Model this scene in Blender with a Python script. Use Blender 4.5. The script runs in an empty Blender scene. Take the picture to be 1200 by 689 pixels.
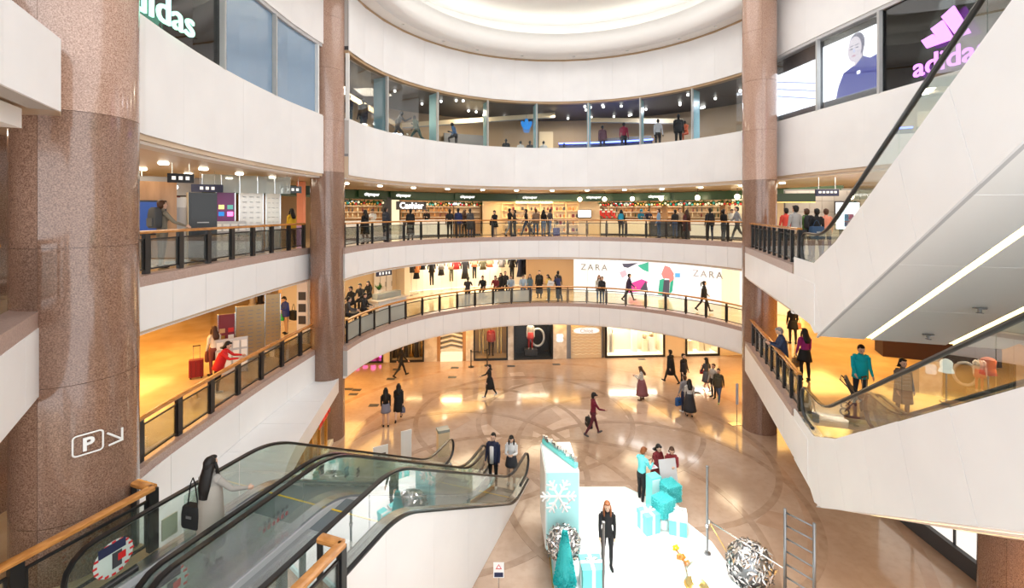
import bpy, bmesh, math, random
import numpy as np
from mathutils import Vector, Matrix

random.seed(7)
D2R = math.pi / 180
SC = bpy.context.scene
COL = SC.collection

# ------------------------------------------------------------------ camera
E = 9.1                      # eye height above the ground floor of the atrium
FPX = 533.0                  # 16 mm lens on a 36 mm wide frame of 1200 px
cam_d = bpy.data.cameras.new('camera')
cam_d.sensor_width = 36.0
cam_d.lens = 36.0 * FPX / 1200.0
cam_d.shift_y = -95.5 / 1200.0
cam_d.clip_start = 0.05
cam_d.clip_end = 200
cam = bpy.data.objects.new('camera', cam_d)
cam.location = (0, 0, E)
cam.rotation_euler = (math.pi / 2, 0, 0)
COL.objects.link(cam)
SC.camera = cam

# ------------------------------------------------------------------ world, large lights, exposure
world = bpy.data.worlds.new('world')
SC.world = world
world.use_nodes = True
bg = world.node_tree.nodes['Background']
bg.inputs[0].default_value = (0.95, 0.975, 1.0, 1)
bg.inputs[1].default_value = 1.25
SC.view_settings.view_transform = 'Standard'
SC.view_settings.look = 'None'
SC.view_settings.gamma = 1.0
SC.view_settings.use_curve_mapping = False
SC.view_settings.exposure = 1.24
SC.cycles.max_bounces = 8
SC.cycles.transparent_max_bounces = 24
SC.cycles.caustics_reflective = False
SC.cycles.caustics_refractive = False
SC.cycles.sample_clamp_indirect = 6.0


def area(name, loc, sx, sy, power, color=(1, 1, 1), rot=(0, 0, 0), shape='RECTANGLE', spread=180):
    d = bpy.data.lights.new(name, 'AREA')
    d.shape = shape
    d.size = sx
    if shape in ('RECTANGLE', 'ELLIPSE'):
        d.size_y = sy
    d.energy = power
    d.color = color
    d.spread = spread * D2R
    o = bpy.data.objects.new(name, d)
    o.location = loc
    o.rotation_euler = rot
    COL.objects.link(o)
    return o


WARM = (1.0, 0.66, 0.30)
AMBER = (1.0, 0.55, 0.14)
SOFT = (1.0, 0.86, 0.66)
CX, CY = 2.4, 18.1           # centre of the round far end of the atrium
area('dome_light', (CX, CY - 1, 20.1), 12, 12, 330, (1, 0.98, 0.96), shape='DISK')

# ------------------------------------------------------------------ helpers
G, L2, L3, L4 = 0.0, 3.6, 7.6, 11.5


def at(px, py, z):
    """point of the horizontal plane z that the photograph shows at px, py"""
    y = FPX * (E - z) / (py - 249.0)
    return ((px - 600.0) / FPX * y, y, z)


def ax(px, y, z=0.0):
    return ((px - 600.0) / FPX * y, y, z)


def hz(py, y):
    return E - (py - 249.0) / FPX * y


class MB:
    def __init__(s):
        s.v, s.f, s.m = [], [], []
        s.mi = 0

    def add(s, vs, fs):
        o = len(s.v)
        s.v += [tuple(p) for p in vs]
        s.f += [tuple(i + o for i in f) for f in fs]
        s.m += [s.mi] * len(fs)
        return s

    def box(s, cx, cy, cz, sx, sy, sz, rz=0.0, tilt=None):
        c, n = math.cos(rz), math.sin(rz)
        vs = []
        for dz in (-.5, .5):
            for dx, dy in ((-.5, -.5), (.5, -.5), (.5, .5), (-.5, .5)):
                p = Vector((dx * sx, dy * sy, dz * sz))
                if tilt is not None:
                    p = tilt @ p
                vs.append((cx + p.x * c - p.y * n, cy + p.x * n + p.y * c, cz + p.z))
        return s.add(vs, [(0, 3, 2, 1), (4, 5, 6, 7), (0, 1, 5, 4), (1, 2, 6, 5), (2, 3, 7, 6), (3, 0, 4, 7)])

    def prism(s, poly, z0, z1):
        n = len(poly)
        a = sum(poly[i][0] * poly[(i + 1) % n][1] - poly[(i + 1) % n][0] * poly[i][1] for i in range(n))
        if a < 0:
            poly = poly[::-1]
        vs = [(p[0], p[1], z0) for p in poly] + [(p[0], p[1], z1) for p in poly]
        fs = [tuple(range(n - 1, -1, -1)), tuple(range(n, 2 * n))]
        fs += [(i, (i + 1) % n, n + (i + 1) % n, n + i) for i in range(n)]
        return s.add(vs, fs)

    def slab3(s, poly, off):
        """a flat 3-D polygon given thickness by the vector off"""
        n = len(poly)
        off = Vector(off)
        vs = [tuple(p) for p in poly] + [tuple(Vector(p) + off) for p in poly]
        fs = [tuple(range(n - 1, -1, -1)), tuple(range(n, 2 * n))]
        fs += [(i, (i + 1) % n, n + (i + 1) % n, n + i) for i in range(n)]
        return s.add(vs, fs)

    def loft(s, rings, cap=True, closed=False):
        n = len(rings[0])
        vs = [p for r in rings for p in r]
        fs = []
        k = len(rings)
        for i in range(k if closed else k - 1):
            for j in range(n):
                a, b = i * n + j, i * n + (j + 1) % n
                c, d = ((i + 1) % k) * n + (j + 1) % n, ((i + 1) % k) * n + j
                fs.append((a, b, c, d))
        if cap and not closed:
            fs.append(tuple(range(n - 1, -1, -1)))
            fs.append(tuple(range((k - 1) * n, k * n)))
        return s.add(vs, fs)

    def tube(s, pts, r, n=8, closed=False, prof=None):
        """sweep; prof = list of (side, up) offsets, else a circle of radius r (number or list)"""
        pts = [Vector(p) for p in pts]
        rings = []
        k = len(pts)
        up0 = None
        for i, p in enumerate(pts):
            if closed:
                t = pts[(i + 1) % k] - pts[i - 1]
            else:
                t = pts[min(i + 1, k - 1)] - pts[max(i - 1, 0)]
            t.normalize()
            up = up0 if up0 is not None else (Vector((0, 0, 1)) if abs(t.z) < .95 else Vector((0, 1, 0)))
            side = t.cross(up)
            if side.length < 1e-4:
                up = Vector((1, 0, 0))
                side = t.cross(up)
            side.normalize()
            up = side.cross(t)
            up.normalize()
            up0 = up
            rr = r[i] if isinstance(r, (list, tuple)) else r
            if prof:
                rings.append([p + side * a + up * b for a, b in prof])
            else:
                rings.append([p + (side * math.cos(2 * math.pi * j / n) + up * math.sin(2 * math.pi * j / n)) * rr for j in range(n)])
        return s.loft(rings, True, closed)

    def lathe(s, prof, c=(0, 0, 0), n=20):
        rings = [[(c[0] + r * math.cos(2 * math.pi * j / n), c[1] + r * math.sin(2 * math.pi * j / n), c[2] + z) for j in range(n)] for r, z in prof]
        return s.loft(rings)

    def ell(s, c, r, nu=10, nv=7):
        rings = []
        for i in range(1, nv):
            a = math.pi * i / nv - math.pi / 2
            rings.append([(c[0] + r[0] * math.cos(a) * math.cos(2 * math.pi * j / nu), c[1] + r[1] * math.cos(a) * math.sin(2 * math.pi * j / nu), c[2] + r[2] * math.sin(a)) for j in range(nu)])
        o = len(s.v)
        s.loft(rings, False)
        k = len(rings)
        s.add([(c[0], c[1], c[2] - r[2]), (c[0], c[1], c[2] + r[2])], [])
        b, t = len(s.v) - 2, len(s.v) - 1
        for j in range(nu):
            s.f.append((b, o + (j + 1) % nu, o + j)); s.m.append(s.mi)
            s.f.append((t, o + (k - 1) * nu + j, o + (k - 1) * nu + (j + 1) % nu)); s.m.append(s.mi)
        return s

    def xf(s, M):
        s.v = [tuple(M @ Vector(p)) for p in s.v]
        return s

    def mesh(s, name, mats=(), smooth=False, off=None):
        me = bpy.data.meshes.new(name)
        v = s.v
        if off is not None:
            v = [(a - off[0], b - off[1], c - off[2]) for a, b, c in v]
        me.from_pydata(v, [], s.f)
        for m in mats:
            me.materials.append(m)
        if len(mats) > 1:
            me.polygons.foreach_set('material_index', s.m)
        if smooth:
            me.polygons.foreach_set('use_smooth', [True] * len(me.polygons))
            if smooth == 'auto':
                try:
                    me.set_sharp_from_angle(angle=0.7)
                except Exception:
                    pass
        me.update()
        return me

    def build(s, name, mat, parent=None, smooth=False, off=None):
        mats = mat if isinstance(mat, (list, tuple)) else (mat,)
        if parent is not None and off is None and parent.get('_world'):
            off = parent.location
        o = bpy.data.objects.new(name, s.mesh(name, mats, smooth, off))
        COL.objects.link(o)
        if parent is not None:
            o.parent = parent
        return o


def tag(o, label=None, cat=None, group=None, kind=None):
    if label: o['label'] = label
    if cat: o['category'] = cat
    if group: o['group'] = group
    if kind: o['kind'] = kind
    return o


def thing(name, label, cat, loc=(0, 0, 0), rz=0.0, group=None, world=False):
    """an Empty at the base of a thing; world=True: its parts are given in world coordinates"""
    o = bpy.data.objects.new(name, None)
    o.empty_display_size = .2
    COL.objects.link(o)
    o.location = loc
    o.rotation_euler = (0, 0, rz)
    if world:
        o['_world'] = 1
    return tag(o, label, cat, group)


def struct(name, mb, mat, smooth=False):
    return tag(mb.build(name, mat, None, smooth), kind='structure')


def link_copy(o, parent=None):
    c = o.copy()
    COL.objects.link(c)
    c.parent = parent
    return c


def copy_tree(o, parent=None):
    c = link_copy(o, parent)
    for ch in list(o.children):
        copy_tree(ch, c)
    return c


def share(name, mesh, parent, loc=(0, 0, 0), rz=0.0, scale=None):
    o = bpy.data.objects.new(name, mesh)
    COL.objects.link(o)
    o.parent = parent
    o.location = loc
    o.rotation_euler = (0, 0, rz)
    if scale:
        o.scale = scale
    return o


def text_mb(txt, size, depth=.02, align='CENTER', bold=0.0, space=1.0):
    cu = bpy.data.curves.new('lettering', 'FONT')
    cu.body = txt
    cu.size = size
    cu.extrude = depth / 2
    cu.offset = bold
    cu.align_x = align
    cu.space_character = space
    cu.resolution_u = 3
    o = bpy.data.objects.new('lettering', cu)
    COL.objects.link(o)
    dg = bpy.context.evaluated_depsgraph_get()
    me = bpy.data.meshes.new_from_object(o.evaluated_get(dg))
    mb = MB()
    mb.v = [tuple(v.co) for v in me.vertices]
    mb.f = [tuple(p.vertices) for p in me.polygons]
    mb.m = [0] * len(mb.f)
    bpy.data.objects.remove(o)
    bpy.data.curves.remove(cu)
    bpy.data.meshes.remove(me)
    return mb


def face_mat(pos, yaw, xs=1.0):
    """local x right, y up, z towards the viewer; a board at yaw 0 faces -Y (the camera side)"""
    R = Matrix.Rotation(yaw, 4, 'Z') @ Matrix(((xs, 0, 0, 0), (0, 0, -1, 0), (0, 1, 0, 0), (0, 0, 0, 1)))
    return Matrix.Translation(pos) @ R


# ---- plan curves
def catmull(pts, n=8):
    P = [Vector(p) for p in pts]
    P = [P[0] * 2 - P[1]] + P + [P[-1] * 2 - P[-2]]
    out = []
    for i in range(1, len(P) - 2):
        for k in range(n):
            t = k / n
            a, b, c, d = P[i - 1], P[i], P[i + 1], P[i + 2]
            out.append(.5 * (2 * b + (c - a) * t + (2 * a - 5 * b + 4 * c - d) * t * t + (3 * b - a - 3 * c + d) * t ** 3))
    out.append(P[-2])
    return out


def lens(path):
    s = [0.0]
    for a, b in zip(path, path[1:]):
        s.append(s[-1] + (Vector(b) - Vector(a)).length)
    return s


def sample(path, t, s=None):
    s = s or lens(path)
    t = max(0.0, min(s[-1], t))
    for i in range(len(s) - 1):
        if t <= s[i + 1] + 1e-9:
            k = (t - s[i]) / max(1e-9, s[i + 1] - s[i])
            return Vector(path[i]).lerp(Vector(path[i + 1]), k)
    return Vector(path[-1])


def normal_at(path, t, s):
    """unit normal towards the void (right-hand side of travel)"""
    d = sample(path, t + .05, s) - sample(path, t - .05, s)
    d.normalize()
    return Vector((d.y, -d.x))


def piece(path, t0, t1, z0, z1, thick, out=0.0, sub=3, lean=0.0):
    """curved slab along the path between t0 and t1; its face stands `out` proud of the path"""
    s = lens(path)
    rings = []
    for k in range(sub + 1):
        t = t0 + (t1 - t0) * k / sub
        p, n = sample(path, t, s), normal_at(path, t, s)
        a, b = p + n * out, p + n * (out - thick)
        a2 = p + n * (out + lean)
        rings.append([(a.x, a.y, z0), (b.x, b.y, z0), (b.x, b.y, z1), (a2.x, a2.y, z1)])
    return MB().loft(rings)


def band(name, path, z0, z1, thick, mat, out=0.0, step=1.2, gap=.012, parent=None, piece_name='panel', sub=2):
    """a row of panels with open joints; the pieces are parts of a backing strip"""
    s = lens(path)
    L = s[-1]
    if parent is None:
        parent = struct(name, piece(path, 0, L, z0 + .01, z1 - .01, thick, out - .02, max(2, int(L / .8))), M['joint'])
    n = max(1, round(L / step))
    for i in range(n):
        piece(path, L * i / n + gap / 2, L * (i + 1) / n - gap / 2, z0, z1, .035, out, sub).build(piece_name, mat, parent)
    return parent


def arc(cx, cy, r, a0, a1, n=32):
    return [Vector((cx + r * math.sin(a * D2R), cy + r * math.cos(a * D2R))) for a in [a0 + (a1 - a0) * i / n for i in range(n + 1)]]


# ------------------------------------------------------------------ materials
M = {}


def mat(name, col, rough=.5, metal=0.0, spec=.5, emit=0.0, coat=0.0, alpha=None):
    m = bpy.data.materials.new(name)
    m.use_nodes = True
    b = m.node_tree.nodes['Principled BSDF']
    b.inputs['Base Color'].default_value = (*col, 1)
    b.inputs['Roughness'].default_value = rough
    b.inputs['Metallic'].default_value = metal
    b.inputs['Specular IOR Level'].default_value = spec
    b.inputs['Coat Weight'].default_value = coat
    b.inputs['Coat Roughness'].default_value = .06
    if emit:
        b.inputs['Base Color'].default_value = (col[0] * .25, col[1] * .25, col[2] * .25, 1)
        b.inputs['Emission Color'].default_value = (*col, 1)
        b.inputs['Emission Strength'].default_value = emit
    M[name] = m
    return m


def nodes(m):
    nt = m.node_tree
    return nt, nt.nodes['Principled BSDF']


def noise_col(m, c1, c2, scale, detail=4, lo=.35, hi=.65, coord='Object', stretch=None, bump=0.0, second=None):
    nt, b = nodes(m)
    tc = nt.nodes.new('ShaderNodeTexCoord')
    nz = nt.nodes.new('ShaderNodeTexNoise')
    nz.inputs['Scale'].default_value = scale
    nz.inputs['Detail'].default_value = detail
    src = tc.outputs[coord]
    if stretch:
        mp = nt.nodes.new('ShaderNodeMapping')
        mp.inputs['Scale'].default_value = stretch
        nt.links.new(src, mp.inputs[0])
        src = mp.outputs[0]
    nt.links.new(src, nz.inputs['Vector'])
    cr = nt.nodes.new('ShaderNodeValToRGB')
    cr.color_ramp.elements[0].position = lo
    cr.color_ramp.elements[1].position = hi
    cr.color_ramp.elements[0].color = (*c1, 1)
    cr.color_ramp.elements[1].color = (*c2, 1)
    nt.links.new(nz.outputs['Fac'], cr.inputs[0])
    out = cr.outputs[0]
    if second:
        sc, amt, dark = second
        n2 = nt.nodes.new('ShaderNodeTexNoise')
        n2.inputs['Scale'].default_value = sc
        n2.inputs['Detail'].default_value = 6
        nt.links.new(src, n2.inputs['Vector'])
        mx = nt.nodes.new('ShaderNodeMix')
        mx.data_type = 'RGBA'
        mr = nt.nodes.new('ShaderNodeMapRange')
        mr.inputs[1].default_value = .45
        mr.inputs[2].default_value = .7
        mr.inputs[4].default_value = amt
        nt.links.new(n2.outputs['Fac'], mr.inputs[0])
        nt.links.new(mr.outputs[0], mx.inputs[0])
        nt.links.new(out, mx.inputs[6])
        mx.inputs[7].default_value = (*dark, 1)
        out = mx.outputs[2]
    nt.links.new(out, b.inputs['Base Color'])
    if bump:
        bp = nt.nodes.new('ShaderNodeBump')
        bp.inputs['Strength'].default_value = bump
        bp.inputs['Distance'].default_value = .02
        nt.links.new(nz.outputs['Fac'], bp.inputs['Height'])
        nt.links.new(bp.outputs[0], b.inputs['Normal'])
    return m


mat('white', (.86, .86, .86), .38)
noise_col(M['white'], (.84, .84, .845), (.88, .88, .88), .8)
mat('white_matt', (.86, .85, .83), .6)
mat('joint', (.50, .48, .46), .7)
mat('ceiling_white', (.88, .87, .85), .7)
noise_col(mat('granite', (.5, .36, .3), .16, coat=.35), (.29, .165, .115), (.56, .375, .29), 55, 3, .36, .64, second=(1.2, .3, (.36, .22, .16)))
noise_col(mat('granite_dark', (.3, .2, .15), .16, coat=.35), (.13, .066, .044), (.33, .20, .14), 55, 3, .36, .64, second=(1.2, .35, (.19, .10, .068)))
noise_col(mat('kerb_stone', (.4, .3, .27), .3), (.36, .25, .21), (.50, .37, .32), 40, 3)
noise_col(mat('floor_marble', (.6, .4, .27), .13, coat=.25), (.42, .285, .20), (.56, .415, .31), .55, 8, .3, .7, second=(5, .35, (.38, .25, .17)))
noise_col(mat('inlay_dark', (.36, .22, .14), .13, coat=.25), (.35, .23, .155), (.44, .31, .22), 3, 6)
noise_col(mat('inlay_light', (.7, .56, .44), .13, coat=.25), (.58, .42, .31), (.68, .52, .41), 2, 6)
noise_col(mat('inlay_mid', (.6, .4, .27), .13, coat=.25), (.42, .27, .18), (.50, .34, .24), 2, 6)
noise_col(mat('floor_upper', (.55, .38, .2), .12, coat=.3), (.56, .40, .22), (.66, .49, .29), 1.2, 6)
noise_col(mat('soffit', (.62, .48, .34), .3), (.58, .44, .30), (.66, .52, .38), .6, 3)
noise_col(mat('wood', (.5, .22, .06), .25, coat=.4), (.42, .17, .04), (.60, .27, .075), 6, 4, stretch=(1, 1, 8))
noise_col(mat('wood_panel', (.4, .2, .08), .35), (.36, .19, .08), (.50, .28, .13), 4, 4, stretch=(1, 1, .15))
mat('black_metal', (.012, .012, .013), .35, 0, .5)
mat('rubber', (.01, .01, .011), .28, 0, .6)
mat('steel', (.62, .63, .64), .25, 1.0)
mat('steel_dark', (.28, .29, .30), .4, 1.0)
mat('chrome', (.8, .82, .82), .12, 1.0)
mat('tread', (.20, .23, .25), .45, .6)
mat('yellow', (.85, .55, .02), .5)
mat('red', (.6, .02, .02), .5)
mat('cream', (.78, .62, .40), .5)
mat('cream_light', (.86, .76, .58), .5)
mat('tan', (.45, .31, .18), .5)
mat('dark_grey', (.05, .05, .055), .5)
mat('mid_grey', (.22, .22, .23), .6)
mat('light_grey', (.55, .55, .56), .5)
mat('black', (.008, .008, .009), .3)
mat('navy', (.015, .02, .06), .6)
mat('teal', (.16, .68, .66), .4)
mat('teal_deep', (.03, .42, .42), .6)
mat('aqua_panel', (.42, .72, .78), .25)
mat('pale_aqua', (.60, .84, .84), .35)
mat('silver_foil', (.72, .70, .68), .22, 1.0)
mat('green_sign', (.014, .048, .016), .4)
mat('purple', (.17, .015, .15), .35)
mat('maroon', (.17, .015, .03), .4)
mat('gold', (.85, .55, .18), .25, 1.0)
mat('plastic_white', (.82, .82, .80), .35)
mat('marble_white', (.80, .72, .60), .25)
noise_col(M['marble_white'], (.66, .57, .45), (.84, .76, .64), 2.5, 8, .4, .6)
mat('lamp', (1.0, .90, .72), emit=5.0)
mat("lamp_cool", (1.0, .95, .86), emit=3.0)
mat('strip_warm', (1.0, .78, .30), emit=3.2)
mat('bulb', (1.0, .82, .50), emit=9.0)
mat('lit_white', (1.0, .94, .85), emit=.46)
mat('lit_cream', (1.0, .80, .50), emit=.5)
mat('lit_letters', (1.0, .98, .95), emit=1.0)
mat('neon_green', (.42, 1.0, .72), emit=.85)
mat('neon_purple', (.72, .22, 1.0), emit=1.05)
mat('neon_blue', (.10, .16, 1.0), emit=4.0)
mat('sign_blue', (.02, .22, .62), emit=.5)
mat('screen_white', (.86, .92, 1.0), emit=1.2)
mat('screen_pale', (.55, .64, .95), emit=.5)
mat('screen_navy', (.06, .08, .36), emit=.5)
mat('screen_skin', (.80, .72, .80), emit=.45)
mat('screen_hair', (.12, .12, .22), emit=.4)
mat('screen_lip', (.65, .32, .45), emit=.4)
mat('screen_blue', (.03, .08, .28), emit=.4)
mat('poster_white', (.97, .95, .94), emit=.46)
mat('poster_magenta', (.72, .06, .30), emit=.42)
mat('poster_green', (.02, .36, .22), emit=.42)
mat('poster_dark', (.06, .06, .09), emit=.42)
mat('poster_coral', (.80, .20, .18), emit=.42)
mat('poster_pink', (.9, .45, .5), emit=.42)
mat('poster_skyblue', (.08, .35, .65), emit=.42)
mat('pink_light', (1.0, .10, .45), emit=2.0)


def glassy(name, tint, refl=.12, rough=.0, haze=0.0, hazecol=(.8, .85, .82)):
    m = bpy.data.materials.new(name)
    m.use_nodes = True
    nt = m.node_tree
    nt.nodes.clear()
    out = nt.nodes.new('ShaderNodeOutputMaterial')
    tr = nt.nodes.new('ShaderNodeBsdfTransparent')
    tr.inputs[0].default_value = (*tint, 1)
    gl = nt.nodes.new('ShaderNodeBsdfGlossy')
    gl.inputs['Roughness'].default_value = rough
    fr = nt.nodes.new('ShaderNodeFresnel')
    fr.inputs[0].default_value = 1.45
    mu = nt.nodes.new('ShaderNodeMath')
    mu.operation = 'MULTIPLY'
    mu.inputs[1].default_value = refl / .04
    mu.use_clamp = True
    nt.links.new(fr.outputs[0], mu.inputs[0])
    mx = nt.nodes.new('ShaderNodeMixShader')
    nt.links.new(mu.outputs[0], mx.inputs[0])
    base = tr.outputs[0]
    if haze:
        df = nt.nodes.new('ShaderNodeBsdfDiffuse')
        df.inputs[0].default_value = (*hazecol, 1)
        m2 = nt.nodes.new('ShaderNodeMixShader')
        m2.inputs[0].default_value = haze
        nt.links.new(tr.outputs[0], m2.inputs[1])
        nt.links.new(df.outputs[0], m2.inputs[2])
        base = m2.outputs[0]
    nt.links.new(base, mx.inputs[1])
    nt.links.new(gl.outputs[0], mx.inputs[2])
    nt.links.new(mx.outputs[0], out.inputs[0])
    M[name] = m
    return m


glassy('glass', (.93, .97, .95), .03)
glassy('glass_green', (.88, .95, .92), .016, haze=.02)
glassy('glass_frost', (.80, .84, .82), .03, .1, .45, (.62, .66, .62))
glassy('glass_dark', (.42, .46, .47), .06)
glassy('glass_blue', (.50, .68, .85), .08, haze=.6, hazecol=(.40, .60, .84))
glassy('glass_shop', (.92, .94, .95), .012)

_cc = {}


def cm(r, g, b, rough=.7):
    """a cloth, skin or paint colour, made once"""
    k = (round(r, 3), round(g, 3), round(b, 3), rough)
    if k not in _cc:
        _cc[k] = mat('cloth_%d' % len(_cc), (r, g, b), rough, 0, .3)
    return _cc[k]
# ------------------------------------------------------------------ plan of the atrium
def PR(s, v):                # axis of the escalators on the right
    return Vector((.3007 * s + .9537 * v, .9537 * s - .3007 * v))


def PL(u, v):                # axis of the escalators on the left
    return Vector((.3338 * u + .9426 * v, .9426 * u - .3338 * v))


VR = 3.62
V2 = Vector
left4 = catmull([V2((-6.75, 7.6)), V2((-7.2, 8.8)), V2((-7.69, 12.05)), V2((-7.75, 15.0)), V2((-7.6, 16.9)), V2((-7.3, 18.6))], 8)
far4 = arc(CX, CY, 9.1, -87, 77, 64)
right4 = catmull([V2((11.15, 20.2)), V2((11.25, 19.2)), V2((11.5, 17.05)), V2((11.83, 14.7)), V2((12.0, 13.4)), V2((12.3, 10)), V2((12.5, 5))], 6)
left3 = catmull([V2((-7.6, 7.7)), V2((-8.3, 9.4)), V2((-8.42, 12)), V2((-8.42, 15.5)), V2((-8.25, 18.6))], 8)
far3 = arc(CX, CY, 9.2, -88, 78, 64)
right3 = [PR(21.6, VR), PR(14.3, VR)]
left2 = catmull([V2((-7.35, 7.9)), V2((-7.85, 9.6)), V2((-7.95, 12)), V2((-7.95, 15)), V2((-7.75, 18.6))], 8)
far2 = arc(CX, CY, 9.1, -88, 78, 64)
right2 = [PR(21.6, VR), PR(14.3, VR)]
near3 = [V2((-3.3, 1.45)), V2((-4.6, 3.3)), V2((-6.08, 5.4)), V2((-7.2, 7.0))]
near4 = [V2((-3.3, 1.2)), V2((-4.6, 3.3)), V2((-5.56, 4.94)), V2((-6.2, 6.2))]


def t2(p):
    return (p[0], p[1])


outer = [(24, 0.5), (24, 36), (-24, 36), (-24, 0.5)]
poly3 = [t2(p) for p in near3 + left3 + far3 + right3 + [PR(14.3, VR + 3.6), PR(1.5, VR + 3.6)]] + outer
poly2 = [t2(p) for p in [PL(-3, -4.0), PL(5.15, -4.0), PL(5.15, -4.35), PL(4.4, -4.35), PL(4.4, -7.85), PL(5.1, -7.85)] + left2 + far2 + right2 + [PR(14.3, VR + 3.6), PR(1.5, VR + 3.6)]] + [(24, .5), (24, 36), (-24, 36), (-24, -4)]
poly4 = [t2(p) for p in near4 + [V2((-7.0, 7.1))] + left4 + far4 + right4] + outer

fl = MB().prism([(-26, -6), (26, -6), (26, 38), (-26, 38)], -.3, 0.0)
floor = struct('floor', fl, M['floor_marble'])
struct('floor_second', MB().prism(poly2, L2 - .12, L2), M['floor_upper'])
struct('ceiling_ground', MB().prism(poly2, L2 - 1.14, L2 - .13), M['soffit'])
struct('floor_third', MB().prism(poly3, L3 - .12, L3), M['floor_upper'])
struct('ceiling_second', MB().prism(poly3, L3 - 1.24, L3 - .13), M['soffit'])
struct('floor_fourth', MB().prism(poly4, L4 - .1, L4), M['mid_grey'])
struct('ceiling_third', MB().prism(poly4, 10.52, L4 - .11), M['soffit'])
struct('ceiling_fourth', MB().prism(poly4, 15.74, 15.9), M['dark_grey'])

# inlaid rosette of the marble floor: bands and paler panels, a few millimetres proud
RC = (1.4, 16.9)


def ring_band(cx, cy, r, w, z=.004, n=72):
    mb = MB()
    rings = []
    for i in range(n):
        a = 2 * math.pi * i / n
        c, s = math.cos(a), math.sin(a)
        rings.append([(cx + (r - w / 2) * c, cy + (r - w / 2) * s, z - .02), (cx + (r + w / 2) * c, cy + (r + w / 2) * s, z - .02),
                      (cx + (r + w / 2) * c, cy + (r + w / 2) * s, z), (cx + (r - w / 2) * c, cy + (r - w / 2) * s, z)])
    return mb.loft(rings, False, True)


ring_band(RC[0], RC[1], 8.15, .22).build('inlay_ring', M['inlay_mid'], floor)
for k in range(8):
    a = (k * 45 + 14) * D2R
    ring_band(RC[0] + 3.65 * math.cos(a), RC[1] + 3.65 * math.sin(a), 4.75, .21, .0048 + .0004 * k).build('inlay_ring', M['inlay_dark'], floor)
ring_band(RC[0], RC[1], 10.6, .3, .004, 96).build('inlay_ring', M['inlay_mid'], floor)
panels = [((578, 470), (600, 452), (634, 447), (640, 462), (600, 470), 'inlay_light'), ((597, 437), (613, 436), (617, 444), (600, 445), None, 'inlay_light'),
          ((560, 500), (572, 497), (590, 512), (575, 520), None, 'inlay_light'), ((645, 478), (690, 480), (712, 490), (668, 500), None, 'inlay_light'),
          ((640, 500), (665, 488), (668, 512), (650, 516), None, 'inlay_light'), ((725, 470), (745, 462), (800, 500), (790, 505), None, 'inlay_light'),
          ((540, 468), (575, 455), (590, 460), (566, 470), None, 'inlay_light'), ((514, 496), (540, 482), (552, 492), (528, 506), None, 'inlay_mid'),
          ((732, 487), (762, 484), (768, 494), (745, 500), None, 'inlay_light'), ((610, 462), (632, 458), (636, 476), (612, 482), None, 'inlay_mid'),
          ((900, 598), (930, 605), (915, 622), (885, 612), None, 'inlay_mid'), ((625, 505), (655, 520), (640, 530), (622, 525), None, 'inlay_light')]
for pi, p in enumerate(panels):
    q = [at(x, y, 0)[:2] for x, y in [c for c in p[:5] if c]]
    mx, my = sum(a for a, b in q) / len(q), sum(b for a, b in q) / len(q)
    q.sort(key=lambda c: math.atan2(c[1] - my, c[0] - mx))
    MB().prism(q, -.01, .001 + .0002 * pi).build('inlay_panel', M[p[5]], floor)
for px, py in ((408, 456), (418, 457), (414, 462), (465, 433), (458, 444), (438, 475), (533, 431), (530, 442), (599, 429), (652, 427), (752, 421), (815, 460)):
    x, y, z = at(px, py, 0)
    MB().box(x, y, .0, .45, .3, .012).build('floor_grille', M['dark_grey'], floor)

# ------------------------------------------------------------------ fronts of the balconies and upper walls
w = band('wall_far_fourth', far4, 10.63, 12.88, .30, M['white'], .04, 1.45, .004)
band('', far4, 15.72, 18.18, .30, M['white'], .04, 2.9, .005, parent=struct('wall_far_top', piece(far4, 0, lens(far4)[-1], 15.73, 18.17, .3, -.02, 48), M['joint']))
band('wall_left_fourth', left4, 10.63, 12.88, .30, M['white'], .04, 2.6, .004)
band('wall_left_top', left4, 15.72, 18.18, .30, M['white'], .04, 2.6, .004)
band('wall_right_fourth', right4, 10.63, 12.88, .30, M['white'], .04, 2.6, .004)
band('wall_right_top', right4, 15.72, 18.18, .30, M['white'], .04, 2.6, .004)
k = 1
for p in (left4, far4, right4):
    struct('trim_%d' % k, piece(p, 0, lens(p)[-1], 10.46, 10.63, .4, -.10, 48), M['white_matt']); k += 1
    struct('trim_%d' % k, piece(p, 0, lens(p)[-1], 12.88, 12.93, .34, .02, 48), M['white_matt']); k += 1
    struct('trim_%d' % k, piece(p, 0, lens(p)[-1], 15.60, 15.73, .34, .0, 48), M['light_grey'] if p is not far4 else M['tan']); k += 1
band('wall_left_near_fourth', near4, 10.48, 11.47, .30, M['white'], .04, 3.0, .004)
struct('trim_%d' % k, piece(near4, 0, lens(near4)[-1], 10.22, 10.48, .3, -.35, 8), M['white_matt']); k += 1
for nm, p in (('left', left3), ('far', far3), ('right', right3), ('left_near', near3)):
    L = lens(p)[-1]
    if nm == 'right':
        p = [PR(21.6, VR), PR(12.4, VR)]
    band('wall_%s_third' % nm, p, 6.42, 7.42, .25, M['white'], .04, 1.22 if nm != 'right' else 2.4, .012)
    p0 = p if nm != 'right' else right3
    struct('trim_%d' % k, piece(p0, 0, lens(p0)[-1], 7.42, 7.66, .38, .03, max(4, int(L / .5))), M['kerb_stone']); k += 1
    struct('trim_%d' % k, piece(p, 0, L, 6.30, 6.42, .3, -.06, max(4, int(L / .5))), M['white_matt']); k += 1
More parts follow.
